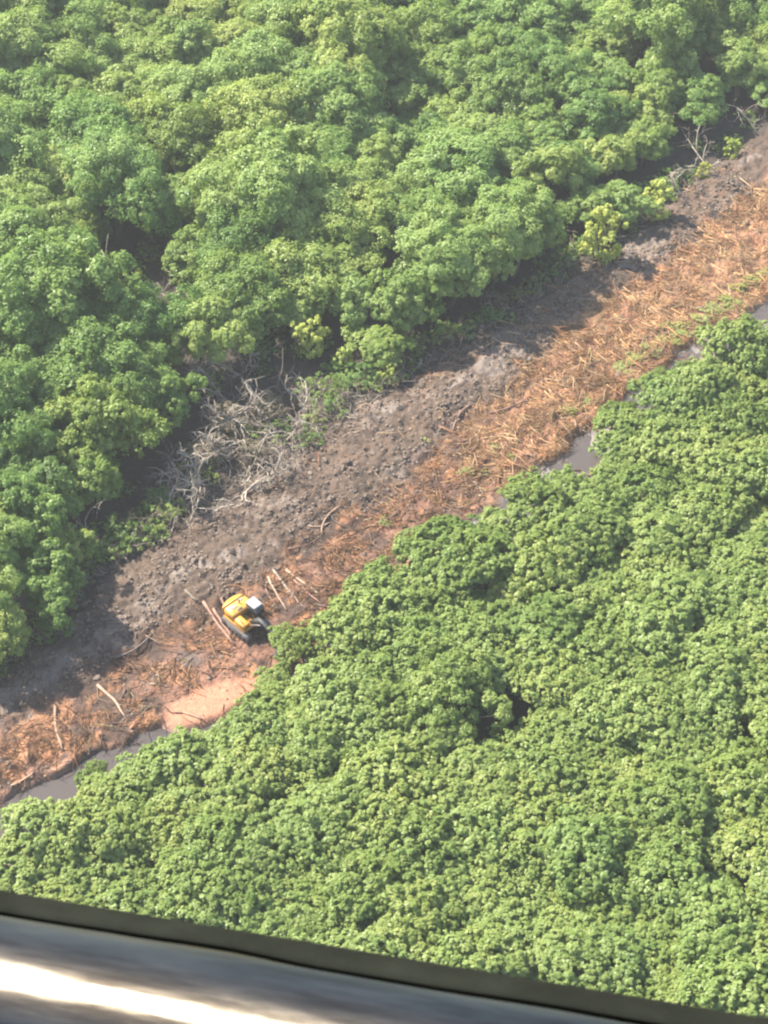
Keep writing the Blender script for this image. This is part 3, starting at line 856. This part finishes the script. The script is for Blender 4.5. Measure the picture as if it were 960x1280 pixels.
# ------------------------------------------------------------------ bare dead trees and stems
def grow(mb, rg, p, d, ln, r, depth, gravity=-0.05, curl=0.35, kids=3):
    n = 5
    pts = [p]; dirs = d
    turn = rg.normal(size=3) * curl
    for k in range(n - 1):
        dirs = unit(dirs + turn / n * 2.2 + rg.normal(size=3) * 0.10 + np.array([0, 0, gravity]))
        pts.append(pts[-1] + dirs * ln / (n - 1))
    mb.tube(pts, np.linspace(r, r * 0.45, n), 6 if r > 0.05 else 4)
    if depth > 0:
        for q in range(kids):
            k = rg.randint(1, n)
            nd = unit(dirs * 0.55 + rg.normal(size=3) * 0.75 + np.array([0, 0, 0.12]))
            grow(mb, rg, pts[k], nd, ln * rg.uniform(0.45, 0.72), r * (0.62 - 0.08 * k / n), depth - 1, gravity, curl, kids)
    return pts, dirs

def dead_tree(loc, d0, ln, r, seed, mat, label, n_br=5, depth=2, name='dead_tree', group=None, gravity=-0.04, curl=0.45, kids=3, roots=0):
    rg = np.random.RandomState(seed)
    root = empty(name, loc); tag(root, label, 'dead tree', group)
    mb = MB(); pts, dd = grow(mb, rg, np.array([0, 0, -0.1]), unit(np.asarray(d0, float)), ln, r, 0, gravity * .5, curl * 0.6)
    mb.build('trunk', mat, root, True)
    for q in range(n_br):
        mb = MB(); k = rg.randint(1, 5)
        nd = unit(unit(np.asarray(d0, float)) * 0.5 + rg.normal(size=3) * 0.8 + np.array([0, 0, 0.25]))
        grow(mb, rg, pts[k], nd, ln * rg.uniform(0.4, 0.75), r * 0.6, depth, gravity, curl, kids)
        mb.build('branch', mat, root, True)
    for q in range(roots):
        mb = MB(); a = q * 6.28 / max(roots, 1) + rg.rand()
        grow(mb, rg, np.array([0, 0, 0.15]), unit(np.array([math.cos(a), math.sin(a), 0.25])), ln * 0.35, r * 0.55, 1, -0.22, 0.5, 2)
        mb.build('root', mat, root, True)
    return root
def foot(u, v):
    p = G(u, v); p[2] = ground_z(p[0], p[1]); return tuple(p)
DW = M['dead_wood']; BS = M['brown_stem']
TG = 'bare dead trees tangled at the forest edge'
dead_tree(foot(290, 505), (-0.5, 0.2, 0.55), 4.6, 0.17, 1, DW, 'uprooted bare tree with a thick pale trunk at the top of the tangle', 6, 2, group=TG, roots=4)
dead_tree(foot(330, 535), (0.3, -0.4, 0.8), 4.2, 0.11, 2, DW, 'bare grey tree in the middle of the tangle', 7, 2, group=TG, gravity=-0.14)
dead_tree(foot(270, 560), (-0.2, -0.3, 0.8), 4.0, 0.10, 3, DW, 'bare drooping tree on the left of the tangle', 7, 2, group=TG, gravity=-0.16)
dead_tree(foot(365, 545), (0.5, 0.1, 0.6), 4.2, 0.09, 4, BS, 'brown leafless tree at the right end of the tangle', 7, 2, group=TG, gravity=-0.10)
dead_tree(foot(310, 590), (0.6, 0.5, 0.6), 4.5, 0.10, 5, DW, 'bare arching tree at the lower side of the tangle', 6, 2, group=TG, gravity=-0.12)
dead_tree(foot(236, 662), (0.35, 0.5, 0.45), 4.0, 0.12, 6, DW, 'pale uprooted stump with spread roots on the grey bank edge', 5, 2, group=TG, roots=6)
dead_tree(foot(265, 645), (0.4, 0.2, 0.7), 3.0, 0.09, 7, DW, 'small pale snag right of the uprooted stump', 5, 2, group=TG, gravity=-0.1)
dead_tree(foot(345, 500), (0.1, 0.1, 0.9), 3.6, 0.09, 8, BS, 'brown bare tree behind the middle of the tangle', 6, 2, group=TG, gravity=-0.10)
dead_tree(foot(220, 590), (-0.1, 0.3, 0.8), 3.2, 0.08, 9, BS, 'dark bare stems right of the rounded mangrove', 6, 2, group=TG)
for q, (u, v, dx, dy, ln, m_, lab) in enumerate([
    (300, 470, -.6, .1, 4.0, DW, 'thick pale broken trunk slanting at the top left of the tangle'), (318, 515, .2, -.5, 3.6, DW, 'bare tree with curled twigs below the broken trunk'), (255, 535, .5, .1, 3.6, DW, 'grey bare tree leaning right beside the rounded mangrove'),
    (290, 575, .1, -.3, 3.4, DW, 'bare tree with drooping twigs in the lower middle of the tangle'), (340, 580, .4, .3, 3.4, BS, 'brown bare tree leaning over the grey bank'), (245, 620, .3, .2, 3.6, DW, 'pale bare tree just above the uprooted stump'),
    (300, 625, .5, .4, 3.2, DW, 'pale branching snag at the lower right of the tangle'), (385, 520, .5, .2, 3.2, DW, 'grey bare bush at the far right of the tangle'), (205, 650, .2, .4, 3.0, DW, 'grey bare bush left of the uprooted stump')]):
    dead_tree(foot(u, v), (dx, dy, 0.6), ln * 1.15, 0.15, 60 + q, m_, lab, 9, 2, group=TG, gravity=-0.13, curl=0.6, kids=4, roots=2)
for q, (u, v, sc, sz, lab) in enumerate([
    (355, 545, .75, .7, 'olive-green low bush behind the right end of the bare tangle'), (385, 560, .6, .6, 'olive-green low bush at the bank beside the bare tangle'), (310, 550, .6, .6, 'green bush growing through the middle of the bare tangle'),
    (235, 590, .6, .6, 'green bush left of the bare tangle, near the rounded mangrove'), (190, 675, .55, .55, 'small bright green bush between the forked snag and the uprooted stump'), (410, 500, .8, .8, 'green bush under the small yellow-green shrub'),
    (455, 480, .8, .75, 'green bush on the bank corner left of the yellow sapling'), (120, 690, .6, .6, 'green bush behind the leaning pale snag'), (60, 800, .8, .7, 'dark green bush in the shade above the grey bank at left')]):
    p_ = G(u, v); plant(SPR, 'low_bush', p_[0], p_[1], sc * 1.15, lab, 'bush', 'low bushes at the forest edge', sz)
for q, (u, v, dx, dy, lab) in enumerate([(350, 560, .5, -.2, 'grey bare bush on the bank below the right end of the tangle'), (375, 535, .2, .3, 'thin grey bush at the bank right of the tangle'), (225, 625, -.3, .2, 'grey bare bush above the uprooted stump'), (275, 500, -.4, .3, 'grey bare bush behind the left of the tangle'), (320, 470, .3, .3, 'grey bare bush at the back of the tangle'), (330, 610, .5, .1, 'pale twiggy snag lying on the bank below the tangle')]):
    dead_tree(foot(u, v), (dx, dy, 0.7), 3.6, 0.10, 160 + q, DW, lab, 9, 2, group=TG, gravity=-0.13, curl=0.6, kids=4)
dead_tree(foot(150, 700), (-0.2, 0.15, 0.6), 2.0, 0.13, 10, M['pale_log'], 'pale forked snag at the foot of the trees at left', 2, 1, name='forked_snag', roots=3)
dead_tree(foot(128, 700), (-0.45, 0.5, 0.75), 4.0, 0.11, 11, DW, 'leaning pale snag left of the forked one', 3, 1)
dead_tree(foot(180, 680), (0.1, 0.3, 0.7), 3.0, 0.07, 12, BS, 'thin brown snag between the forked snag and the uprooted stump', 6, 2)
dead_tree(foot(890, 228), (-0.5, 0.5, 0.6), 4.6, 0.11, 13, DW, 'bare tree fallen among bushes at the upper right edge', 6, 2, roots=4)
dead_tree(foot(855, 252), (-0.6, 0.3, 0.5), 3.4, 0.11, 14, DW, 'pale stump beside the small yellow-green bush', 5, 2, roots=4)
dead_tree(foot(948, 172), (-0.3, 0.3, 0.8), 4.2, 0.09, 15, DW, 'bare pale tree at the upper right border', 6, 2)
dead_tree(foot(228, 395), (-0.12, 0.1, 1.0), 7.5, 0.17, 16, DW, 'tall pale dead trunk in the shaded gap of the forest', 3, 1)
dead_tree(foot(195, 405), (0.1, 0.1, 0.9), 4.5, 0.10, 17, BS, 'thin dead trunk left of the tall one in the shaded gap', 6, 2)
dead_tree(foot(180, 470), (-0.1, 0.1, 0.9), 3.8, 0.09, 18, DW, 'bare pinkish bush in the gap behind the small mangroves', 8, 2)
dead_tree(foot(140, 390), (0.0, 0.1, 1.0), 6.0, 0.12, 19, DW, 'slim grey trunk at the left of the shaded gap', 3, 1)
dead_tree(foot(435, 528), (0.4, 0.2, 0.5), 2.6, 0.08, 20, M['pale_log'], 'yellowish bare roots at the corner of the grey bank', 6, 2, gravity=-0.12)

TANG = [(*G(u, v)[:2], r) for u, v, r in [(300, 520, 5), (250, 600, 4), (340, 560, 4.5), (350, 500, 4)]]
UG = [(x_ + rng.uniform(-1, 1) * r_, y_ + rng.uniform(-1, 1) * r_, rng.uniform(.45, .95)) for x_, y_, r_ in GAPW for _ in range(int(r_ * 1.2))]
for s_ in np.arange(-46, 60, 1.5):
    p = xy(s_ + rng.uniform(-.6, .6), float(L_at(E_FOREST, s_)) + rng.uniform(0.6, 3.6)); UG.append((p[0], p[1], rng.uniform(.4, .85)))
for x_, y_, sc in UG:
    s_, t_ = st(np.array([x_, y_, 0]))
    if t_ < float(L_at(E_FOREST, s_)) + 0.3: continue
    if any((x_ - a) ** 2 + (y_ - b) ** 2 < c * c for a, b, c in TANG) and rng.rand() < 0.72: continue
    pu, pv = project((x_, y_, 0.5))
    if not (-40 < pu < 1000): continue
    plant(SPR, 'undergrowth_bush', x_, y_, sc, 'sparse dark green bush in the shade under the forest edge', 'bush', 'undergrowth bushes in the shade of the forest edge', rng.uniform(.45, .85))
for q, (u, v, sc, lab) in enumerate([(290, 540, 1.0, 'withered grey-brown bush in the middle of the bare tangle'), (335, 520, .9, 'withered bush at the upper right of the bare tangle'), (255, 580, .9, 'withered bush at the left of the bare tangle'),
    (320, 575, .8, 'withered bush at the lower right of the bare tangle'), (185, 455, .9, 'withered pinkish bush in the forest gap behind the tangle')]):
    p_ = G(u, v); plant(DRY, 'withered_bush', p_[0], p_[1], sc, lab, 'bush', 'withered bushes in the bare tangle', .8)
# thin leafless stems all along the foot of the forest edge
STEMS = []
for q in range(7):
    rg = np.random.RandomState(700 + q); kids_ = []
    for k in range(5):
        mb = MB(); a = rg.rand() * 6.28
        grow(mb, rg, np.array([math.cos(a) * .15, math.sin(a) * .15, -0.1]), unit(np.array([math.cos(a) * .8, math.sin(a) * .8, rg.uniform(.5, 1.3)])), rg.uniform(1.4, 2.6), rg.uniform(.035, .06), 2, -0.12, 0.5, 3)
        kids_.append(mb.mesh('stem', True))
    STEMS.append(kids_)
for me_ in [m for ks in STEMS for m in ks]: me_.materials.append(DW if RT.random() < 0.3 else BS)
for q, s_ in enumerate(np.arange(-46, 60, 1.55)):
    t_ = float(L_at(E_FOREST, s_)) + rng.uniform(-0.2, 1.9); p = xy(s_ + rng.uniform(-.5, .5), t_)
    root = empty('leafless_shrub', (p[0], p[1], ground_z(p[0], p[1])), rng.uniform(0, 6.28))
    sc = rng.uniform(0.75, 1.45); root.scale = (sc, sc, sc)
    tag(root, 'tangle of thin brown leafless stems along the foot of the forest edge', 'dead shrub', 'leafless shrubs along the forest edge')
    for me in STEMS[rng.randint(7)]: link('stem', me, root)

# green and yellow-green creepers and weeds at the lower edge of the debris
CRP = []
for q in range(34):
    u_ = 775 + 5.4 * q + RT.uniform(-8, 8); CRP.append((u_, 458 - 0.585 * (u_ - 775) + RT.gauss(0, 7), RT.uniform(.22, .5), RT.uniform(.22, .42), 0))
for q, (u, v, sc, sz, lab) in enumerate(CRP + [
    (950, 352, .46, .45, 0), (925, 362, .5, .4, 0), (905, 376, .44, .45, 0), (885, 388, .46, .4, 0), (868, 400, .36, .4, 0), (848, 410, .42, .4, 0), (825, 424, .4, .45, 0), (806, 436, .34, .4, 0), (790, 452, .36, .45, 0),
    (582, 592, .34, .6, 'yellow-green weed in the lower part of the orange debris'), (640, 573, .28, .6, 'small weed beside the grey pool'), (618, 562, .24, .5, 'tiny weed above the grey pool'),
    (712, 517, .38, .5, 'low weed at the lower edge of the debris near the thicket'), (530, 555, .26, .3, 'flat yellowish weed on the orange debris'), (606, 590, .26, .4, 'tiny yellow weed left of the grey pool'),
    (480, 655, .3, .5, 'pale weed left of the thicket edge in the middle'), (735, 505, .34, .45, 'small weed left of the grey pool at right')]):
    p = G(u, v)
    plant(CRE, 'creeping_plant' if not lab else 'weed', p[0], p[1], sc, lab or 'low yellow-green creeper in the row along the lower edge of the straw debris', 'plant', 'creepers along the lower edge of the debris', sz)

# ------------------------------------------------------------------ excavator
def paint(name, c, rough=0.45, dirt=0.35):
    m, nt, N, L, P = mat_new(name)
    tc = N.new('ShaderNodeTexCoord'); nz = N.new('ShaderNodeTexNoise'); nz.inputs['Scale'].default_value = 2.6; nz.inputs['Detail'].default_value = 8
    L.new(tc.outputs['Object'], nz.inputs['Vector'])
    r = ramp(N, [(0.45, c), (0.75, tuple(a * (1 - dirt) + b * dirt for a, b in zip(c, (0.20, 0.13, 0.09))))])
    L.new(nz.outputs['Fac'], r.inputs['Fac']); L.new(r.outputs['Color'], P.inputs['Base Color'])
    P.inputs['Roughness'].default_value = rough
    return m
YP = paint('yellow_paint', (0.46, 0.225, 0.032)); DK = paint('dark_metal', (0.03, 0.03, 0.032), 0.55); WH = paint('white_roof', (0.27, 0.265, 0.255), 0.7, 0.35)
TRK = paint('track_steel', (0.12, 0.11, 0.105), 0.6, 0.6); GLS = paint('cab_glass', (0.012, 0.014, 0.016), 0.08, 0.0)
GRY = paint('grey_hood', (0.22, 0.18, 0.13), 0.6, 0.5)
pe = G(308, 786); pe[2] = ground_z(pe[0], pe[1]) + 0.22
exc = empty('excavator', pe, math.atan2(-0.73, 0.68))
tag(exc, 'yellow tracked excavator with white cab roof, half hidden by low mangroves', 'excavator')
def stadium(L_, h_, n=8):
    r = h_ / 2; o = []
    for a in np.linspace(-90, 90, n): o.append((L_ / 2 - r + r * math.cos(math.radians(a)), r + r * math.sin(math.radians(a))))
    for a in np.linspace(90, 270, n): o.append((-L_ / 2 + r + r * math.cos(math.radians(a)), r + r * math.sin(math.radians(a))))
    return np.array(o)
for sy in (-1, 1):
    mb = MB(); mb.prism(stadium(3.5, 0.84), sy * 1.08 - 0.29, sy * 1.08 + 0.29)
    tr = mb.build('track', TRK, exc)
    o = stadium(3.5, 0.84, 10); per = np.concatenate([o, o[:1]]); seg = np.linalg.norm(np.diff(per, axis=0), axis=1); cum = np.concatenate([[0], np.cumsum(seg)])
    for dist in np.arange(0.05, cum[-1], 0.19):
        k = min(np.searchsorted(cum, dist) - 1, len(seg) - 1); k = max(k, 0); f_ = (dist - cum[k]) / seg[k]
        q = per[k] * (1 - f_) + per[k + 1] * f_; d = (per[k + 1] - per[k]) / seg[k]
        R_ = np.array([[d[0], 0, -d[1]], [0, 1, 0], [d[1], 0, d[0]]])
        m1 = MB(); m1.box((0, 0, 0), (0.15, 0.62, 0.05), R_)
        m1.build('track_shoe', TRK, tr, loc=(q[0], sy * 1.08, q[1]))
    for x_, r_ in ((-1.33, .33), (1.33, .33), (-0.7, .15), (-0.23, .15), (0.23, .15), (0.7, .15)):
        m1 = MB(); zc = 0.42 if r_ > .2 else 0.2
        m1.tube([(x_, sy * 1.38, zc), (x_, sy * 1.41, zc)], r_, 12); m1.build('wheel', DK, tr)
mb = MB(); mb.box((0, 0, 0.5), (1.5, 1.5, 0.42), bevel=.06); mb.tube([(0, 0, 0.7), (0, 0, 0.93)], 0.62, 20); mb.build('undercarriage', DK, exc)
# swinging upper body: deck, rounded counterweight, hood
arc = [(-1.55 - 0.55 * math.cos(a), 1.24 * math.sin(a)) for a in np.linspace(-1.5, 1.5, 13)]
mb = MB(); mb.prism_z([(1.25, -1.24), (1.25, 1.24), (-1.54, 1.24), (-1.54, -1.24)], 0.93, 1.12); body = mb.build('deck', YP, exc)
mb = MB(); ins = [(x_ + 0.07, y_ * .93) for x_, y_ in arc]
o2 = np.array(arc); V = np.concatenate([np.c_[o2, np.full(13, 0.98)], np.c_[o2, np.full(13, 1.85)], np.c_[np.array(ins), np.full(13, 2.02)]])
f4 = [[q * 13 + k, q * 13 + k + 1, q * 13 + 13 + k + 1, q * 13 + 13 + k] for q in range(2) for k in range(12)] + [[q * 13 + 12, q * 13, q * 13 + 13, q * 13 + 25] for q in range(2)]
mb.add(V, f4, None, [list(range(13))[::-1], list(range(26, 39))]); mb.build('counterweight', YP, exc)
mb = MB(); mb.box((-0.86, 0, 1.56), (1.34, 2.42, 0.86), bevel=0.12); hood = mb.build('engine_hood', YP, exc)
mb = MB(); mb.box((-0.95, -0.45, 2.0), (0.42, 0.62, 0.05), bevel=.01); mb.build('hood_grille', GRY, hood)
mb = MB(); mb.box((-0.45, -0.2, 2.0), (0.24, 0.5, 0.06), bevel=.01); mb.build('hood_grille', DK, hood)
mb = MB(); mb.box((-1.3, 0.55, 2.0), (0.3, 0.5, 0.04), bevel=.01); mb.build('hood_hatch', GRY, hood)
mb = MB(); mb.tube([(-1.05, 0.2, 1.98), (-1.05, 0.2, 2.32), (-1.12, 0.2, 2.40)], 0.06, 8); mb.build('exhaust_pipe', DK, hood)
mb = MB(); mb.box((0.55, -0.84, 1.42), (1.3, 0.72, 0.6), bevel=0.06); mb.build('side_box', YP, exc)
mb = MB(); mb.tube([(1.1, -1.15, 1.7), (1.1, -1.15, 2.15), (0.2, -1.15, 2.15), (0.0, -1.15, 1.7)], 0.025, 6); mb.build('handrail', DK, exc)
# cab
mb = MB(); mb.prism([(-0.12, 1.12), (1.32, 1.12), (1.42, 1.6), (1.12, 2.72), (-0.12, 2.72)], 0.26, 1.2); cab = mb.build('cab', DK, exc)
mb = MB(); mb.box((0.42, 0.73, 2.77), (1.2, 0.98, 0.10), bevel=.03); mb.build('cab_roof', WH, cab)
def panel(pts_, name):
    P_ = np.array(pts_, float); nrm = unit(np.cross(P_[1] - P_[0], P_[2] - P_[0])); m1 = MB()
    m1.add(np.concatenate([P_, P_ + nrm * 0.02]), [[3, 2, 1, 0], [4, 5, 6, 7], [0, 1, 5, 4], [1, 2, 6, 5], [2, 3, 7, 6], [3, 0, 4, 7]]); m1.build(name, GLS, cab)
panel([(1.418, 0.34, 1.63), (1.418, 1.12, 1.63), (1.133, 1.12, 2.66), (1.133, 0.34, 2.66)], 'windscreen')
panel([(1.02, 1.203, 1.65), (0.0, 1.203, 1.65), (0.0, 1.203, 2.6), (0.9, 1.203, 2.6)], 'side_window')
panel([(0.0, 0.257, 1.65), (1.02, 0.257, 1.65), (0.9, 0.257, 2.6), (0.0, 0.257, 2.6)], 'side_window')
panel([(-0.123, 1.1, 1.95), (-0.123, 0.36, 1.95), (-0.123, 0.36, 2.6), (-0.123, 1.1, 2.6)], 'rear_window')
# boom, stick and bucket stretched low over the ground in front
mb = MB(); mb.prism([(0.75, 1.35), (1.05, 1.2), (2.1, 2.15), (3.9, 2.05), (3.98, 2.28), (2.15, 2.62), (1.75, 2.5)], -0.2, 0.12); boom = mb.build('boom', DK, exc)
mb = MB(); mb.tube([(1.15, -0.28, 1.25), (2.4, -0.28, 2.2)], 0.07, 8); mb.build('hydraulic_cylinder', TRK, boom)
mb = MB(); mb.prism([(3.5, 2.42), (3.85, 2.5), (4.7, 0.7), (4.55, 0.62), (3.75, 1.9)], -0.15, 0.07); stick = mb.build('stick', DK, exc)
mb = MB(); mb.prism([(4.5, 0.8), (4.85, 0.75), (4.95, 0.35), (4.6, 0.02), (4.1, 0.0), (4.15, 0.08), (4.5, 0.14), (4.72, 0.4), (4.6, 0.62)], -0.5, 0.42); mb.build('bucket', DK, exc)

# ------------------------------------------------------------------ the aircraft the photograph was taken from
def skid_point(u, v, depth): return CAM + ray(u, v) * depth
RT_ = 0.125
A = skid_point(0, 1120 + RT_ / 2.0 * F / math.cos(math.radians(9.5)), 2.0)
B = skid_point(960, 1281 + RT_ / 1.72 * F / math.cos(math.radians(9.5)), 1.72)
dirn = unit(B - A)
P0 = A - dirn * 0.9; P1 = B + dirn * 0.9
al, nt, N, L, P = mat_new('worn_aluminium')
P.inputs['Metallic'].default_value = 1.0
tc = N.new('ShaderNodeTexCoord'); mp = N.new('ShaderNodeMapping'); mp.inputs['Scale'].default_value = (3, 24, 24)
L.new(tc.outputs['Object'], mp.inputs['Vector'])
nz = N.new('ShaderNodeTexNoise'); nz.inputs['Scale'].default_value = 2.0; nz.inputs['Detail'].default_value = 7; nz.inputs['Roughness'].default_value = 0.65
L.new(mp.outputs['Vector'], nz.inputs['Vector'])
rc = ramp(N, [(0.3, (0.050, 0.043, 0.034)), (0.7, (0.110, 0.098, 0.080))]); L.new(nz.outputs['Fac'], rc.inputs['Fac']); L.new(rc.outputs['Color'], P.inputs['Base Color'])
mr = N.new('ShaderNodeMapRange'); mr.inputs['From Min'].default_value = 0.3; mr.inputs['From Max'].default_value = 0.7; mr.inputs['To Min'].default_value = 0.10; mr.inputs['To Max'].default_value = 0.22
L.new(nz.outputs['Fac'], mr.inputs['Value']); L.new(mr.outputs['Result'], P.inputs['Roughness'])
bpn = N.new('ShaderNodeBump'); bpn.inputs['Strength'].default_value = 0.05; bpn.inputs['Distance'].default_value = 0.01
L.new(nz.outputs['Fac'], bpn.inputs['Height']); L.new(bpn.outputs['Normal'], P.inputs['Normal'])
heli = bpy.data.objects.new('helicopter', None); COL.objects.link(heli)
heli.location = P0
xa = dirn; ya = unit(np.cross([0, 0, 1.0], xa)); za = np.cross(xa, ya)
heli.rotation_euler = Matrix(np.stack([xa, ya, za], 1).tolist()).to_euler()
tag(heli, 'polished metal tube of the aircraft crossing the bottom of the view', 'aircraft')
Ln = float(np.linalg.norm(P1 - P0))
mb = MB(); u = np.linspace(0, Ln, 14); mb.tube(np.c_[u, 0 * u, 0 * u], RT_, 64)
mb.build('skid_tube', al, heli, True)
# thin dark matte strip along the far side of the tube
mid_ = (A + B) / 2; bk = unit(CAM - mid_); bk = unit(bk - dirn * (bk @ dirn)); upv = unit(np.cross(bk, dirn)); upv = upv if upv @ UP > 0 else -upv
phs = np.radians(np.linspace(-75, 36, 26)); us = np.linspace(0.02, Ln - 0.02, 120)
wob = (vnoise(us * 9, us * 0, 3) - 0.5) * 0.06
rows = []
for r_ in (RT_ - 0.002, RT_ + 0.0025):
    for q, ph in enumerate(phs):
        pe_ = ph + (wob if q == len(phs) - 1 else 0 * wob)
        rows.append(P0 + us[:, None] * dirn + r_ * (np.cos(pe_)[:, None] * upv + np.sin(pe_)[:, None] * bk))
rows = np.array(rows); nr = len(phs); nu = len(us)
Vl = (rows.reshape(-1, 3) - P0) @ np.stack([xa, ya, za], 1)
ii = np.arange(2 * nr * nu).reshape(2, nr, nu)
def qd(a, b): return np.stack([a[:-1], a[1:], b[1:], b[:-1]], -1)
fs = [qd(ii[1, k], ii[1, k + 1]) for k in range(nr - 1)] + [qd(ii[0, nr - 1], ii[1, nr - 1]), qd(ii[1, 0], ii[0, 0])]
strip_mat = noisy('dark_matte', (0.006, 0.0068, 0.0045), (0.012, 0.0132, 0.009), 14, 0.75, 0.3)
strip_mat.node_tree.nodes['Principled BSDF'].inputs['Specular IOR Level'].default_value = 0.08
gme_ = np_mesh('dark_strip', Vl, np.concatenate(fs), True); link('dark_strip', gme_, heli, strip_mat)
# cabin side and floor behind the camera, mirrored in the lower half of the tube
cabm = paint('cabin_paint', (0.045, 0.045, 0.05), 0.5, 0.1)
hb = MB()
def loc_of(p): return np.array(Matrix(np.stack([xa, ya, za], 1).tolist()).transposed()) @ (np.asarray(p, float) - P0)
cabc = [(-2.6, -2.9, H - 1.15), (2.6, -2.9, H - 1.15), (2.6, -0.75, H - 1.15), (-2.6, -0.75, H - 1.15), (-2.6, -2.9, H + 2.7), (2.6, -2.9, H + 2.7), (2.6, -0.75, H + 2.6), (-2.6, -0.75, H + 2.6)]
hb.add(np.array([loc_of(p) for p in cabc]), [[3, 2, 1, 0], [4, 5, 6, 7], [0, 1, 5, 4], [1, 2, 6, 5], [2, 3, 7, 6], [3, 0, 4, 7]])
hb.build('cabin', cabm, heli)
for sx in (-1.6, 1.9):
    m1 = MB(); e = loc_of((sx, -0.9, H - 1.1)); q = np.array([np.clip(e[0], 0.1, Ln - 0.1), 0, 0])
    m1.tube([e, q], 0.045, 12); m1.build('strut', al, heli, True)

# ------------------------------------------------------------------ haze
hz_me = MB(); hz_me.box((0, 120, (H + 4 - 4) / 2), (420, 420, H + 4 + 4))
hm = bpy.data.materials.new('haze_air'); hm.use_nodes = True
N = hm.node_tree.nodes; L = hm.node_tree.links
for nd in list(N):
    if nd.type != 'OUTPUT_MATERIAL': N.remove(nd)
pv = N.new('ShaderNodeVolumePrincipled')
pv.inputs['Color'].default_value = (0.95, 0.97, 1.0, 1); pv.inputs['Density'].default_value = 0.00020; pv.inputs['Anisotropy'].default_value = 0.2
L.new(pv.outputs[0], N['Material Output'].inputs['Volume'])
tag(hz_me.build('haze', hm), kind='stuff')
